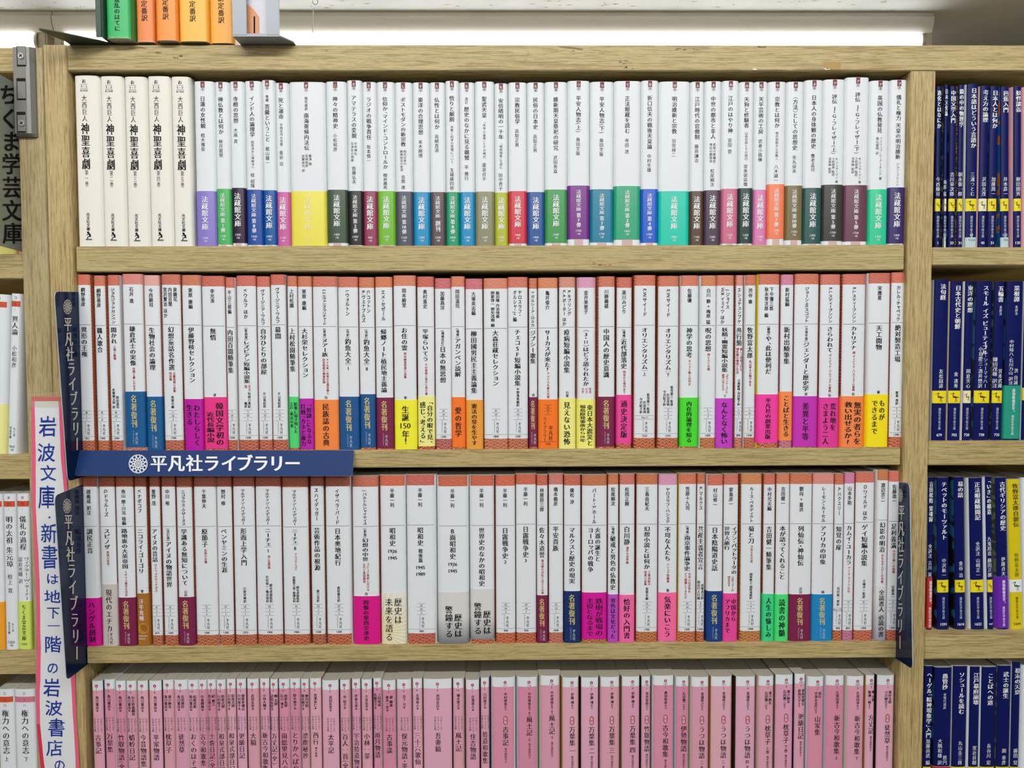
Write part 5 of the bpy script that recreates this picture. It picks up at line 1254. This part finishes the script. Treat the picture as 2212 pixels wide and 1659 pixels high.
# bookends
def bookend(name, lab, upright, base, mt, z0=None):
    t = empty(name, (0, 0, 0), lab, 'bookend', 'bookends on the bookcase'); t.location = Vector(upright[0])
    return t
YG = -.020
e1 = empty('bookend', P(218, 90, YG), 'dark green steel bookend with a rounded tongue, left of the green book', 'bookend', 'bookends on the bookcase'); o = Vector(e1.location)
xg0 = at(208, 92, YG)[0]; xg1 = xa0 - .0012
mb = MB(); mb.box((xg1 - .0016 - o.x, 0, zt1 + .0001 - o.z), (xg1 - o.x, .095, zt1 + .15 - o.z), M['green_metal'], .0005)
mb.box((at(208.5, 80, YG)[0] - o.x, -.001, zt1 + .0002 - o.z), (xg1 - .001 - o.x, .0005, zt1 + .15 - o.z), M['green_metal'], .0003); mb.build('upright', e1)
pts = []
for u, yy in ((232, -.001), (205, -.012), (165, -.024), (130, -.034), (112, -.0375), (107.5, -.036), (107.5, -.033), (112, -.028), (128, -.010), (128, .05), (232, .05)): pts.append((at(u, 90, -.02)[0], yy))
pts = [(x - o.x, y + .0 - YG) for x, y in pts]
mb = MB(); zb0, zb1 = zt1 + .0002 - o.z, zt1 + .0011 - o.z
mb.poly([(x, y, zb1) for x, y in pts], M['green_metal']); mb.poly([(x, y, zb0) for x, y in pts], M['green_metal'], True)
for i in range(len(pts)):
    (xa, ya), (xb, yb) = pts[i], pts[(i + 1) % len(pts)]; mb.poly([(xa, ya, zb0), (xb, yb, zb0), (xb, yb, zb1), (xa, ya, zb1)], M['green_metal'])
mb.build('base_plate', e1)
YS = -.022
e2 = empty('bookend', P(550, 84, YS), 'silver steel bookend with an upright slot, right of the orange books', 'bookend', 'bookends on the bookcase'); o = Vector(e2.location)
def r2(u, v, y): return P(u, v, y) - o
a, b = r2(502.5, 84, YS), r2(604, 84, YS); zb = zt1 + .0002 - o.z; H = .15
s0, s1 = r2(533, 60, YS).x, r2(577, 60, YS).x
mb = MB(); z0_ = zb + .0012
mb.box((a.x, 0, z0_), (s0, .0014, zb + H), M['silver_metal'], .0003); mb.box((s1, 0, z0_), (b.x, .0014, zb + H), M['silver_metal'], .0003); mb.box((s0, 0, z0_), (s1, .0014, z0_ + .0012), M['silver_metal']); mb.box((s0, 0, zb + H - .03), (s1, .0014, zb + H), M['silver_metal'])
mb.build('upright', e2)
pts = [(a.x, .0), (b.x, .0), (r2(626, 90, YS).x, .014), (r2(630, 90, YS).x, .09), (a.x + .004, .09)]
mb = MB(); mb.poly([(x, y, zb + .0012) for x, y in pts], M['silver_metal']); mb.poly([(x, y, zb) for x, y in pts], M['silver_metal'], True)
for i in range(len(pts)):
    (xa, ya), (xb, yb) = pts[i], pts[(i + 1) % len(pts)]; mb.poly([(xa, ya, zb), (xb, yb, zb), (xb, yb, zb + .0012), (xa, ya, zb + .0012)], M['silver_metal'])
mb.build('base_plate', e2)
# book and card seen through its slot
cd = empty('display_card', (o.x, YS + .006, zt1 + .0015), 'white card with a salmon printed panel behind the silver bookend slot', 'card'); o3 = Vector(cd.location)
mb = MB(); xa, xb = at(531, 60, YS + .006)[0] - o3.x, at(602, 60, YS + .006)[0] - o3.x; mb.box((xa, 0, 0), (xb, .0008, .148), mat('card_white', lin('#cfd0d8'), .4)); mb.build('sheet', cd)
items = []
q = lambda u, v, o3=o3, YS=YS: P(u, v, YS + .0058) - o3
mcard = mat('salmon_panel', lin('#d99768'), .5)
JOBS.append((cd, q, [('S', [(533.5, 9), (533.5, 81), (550, 81.5), (560, 82), (560, 37), (548, 20)][::-1], 0, 0, 0, 0, 0, mcard), ('S', [(548, 35), (548, 72), (551, 72), (551, 36)][::-1], 0, 0, 0, 0, 0, M['grey_print'])]))

ROWBOOKS['top shelf'].append((ROWBOOKS['top shelf'][0][0], 'x', None))
first = ROWBOOKS['top shelf'][0]; keep = first[0]['label']
ROWBOOKS['top shelf'].pop(); relabel('top shelf'); first[0]['label'] = keep
relabel('second shelf'); relabel('third shelf')
resolve_lettering()
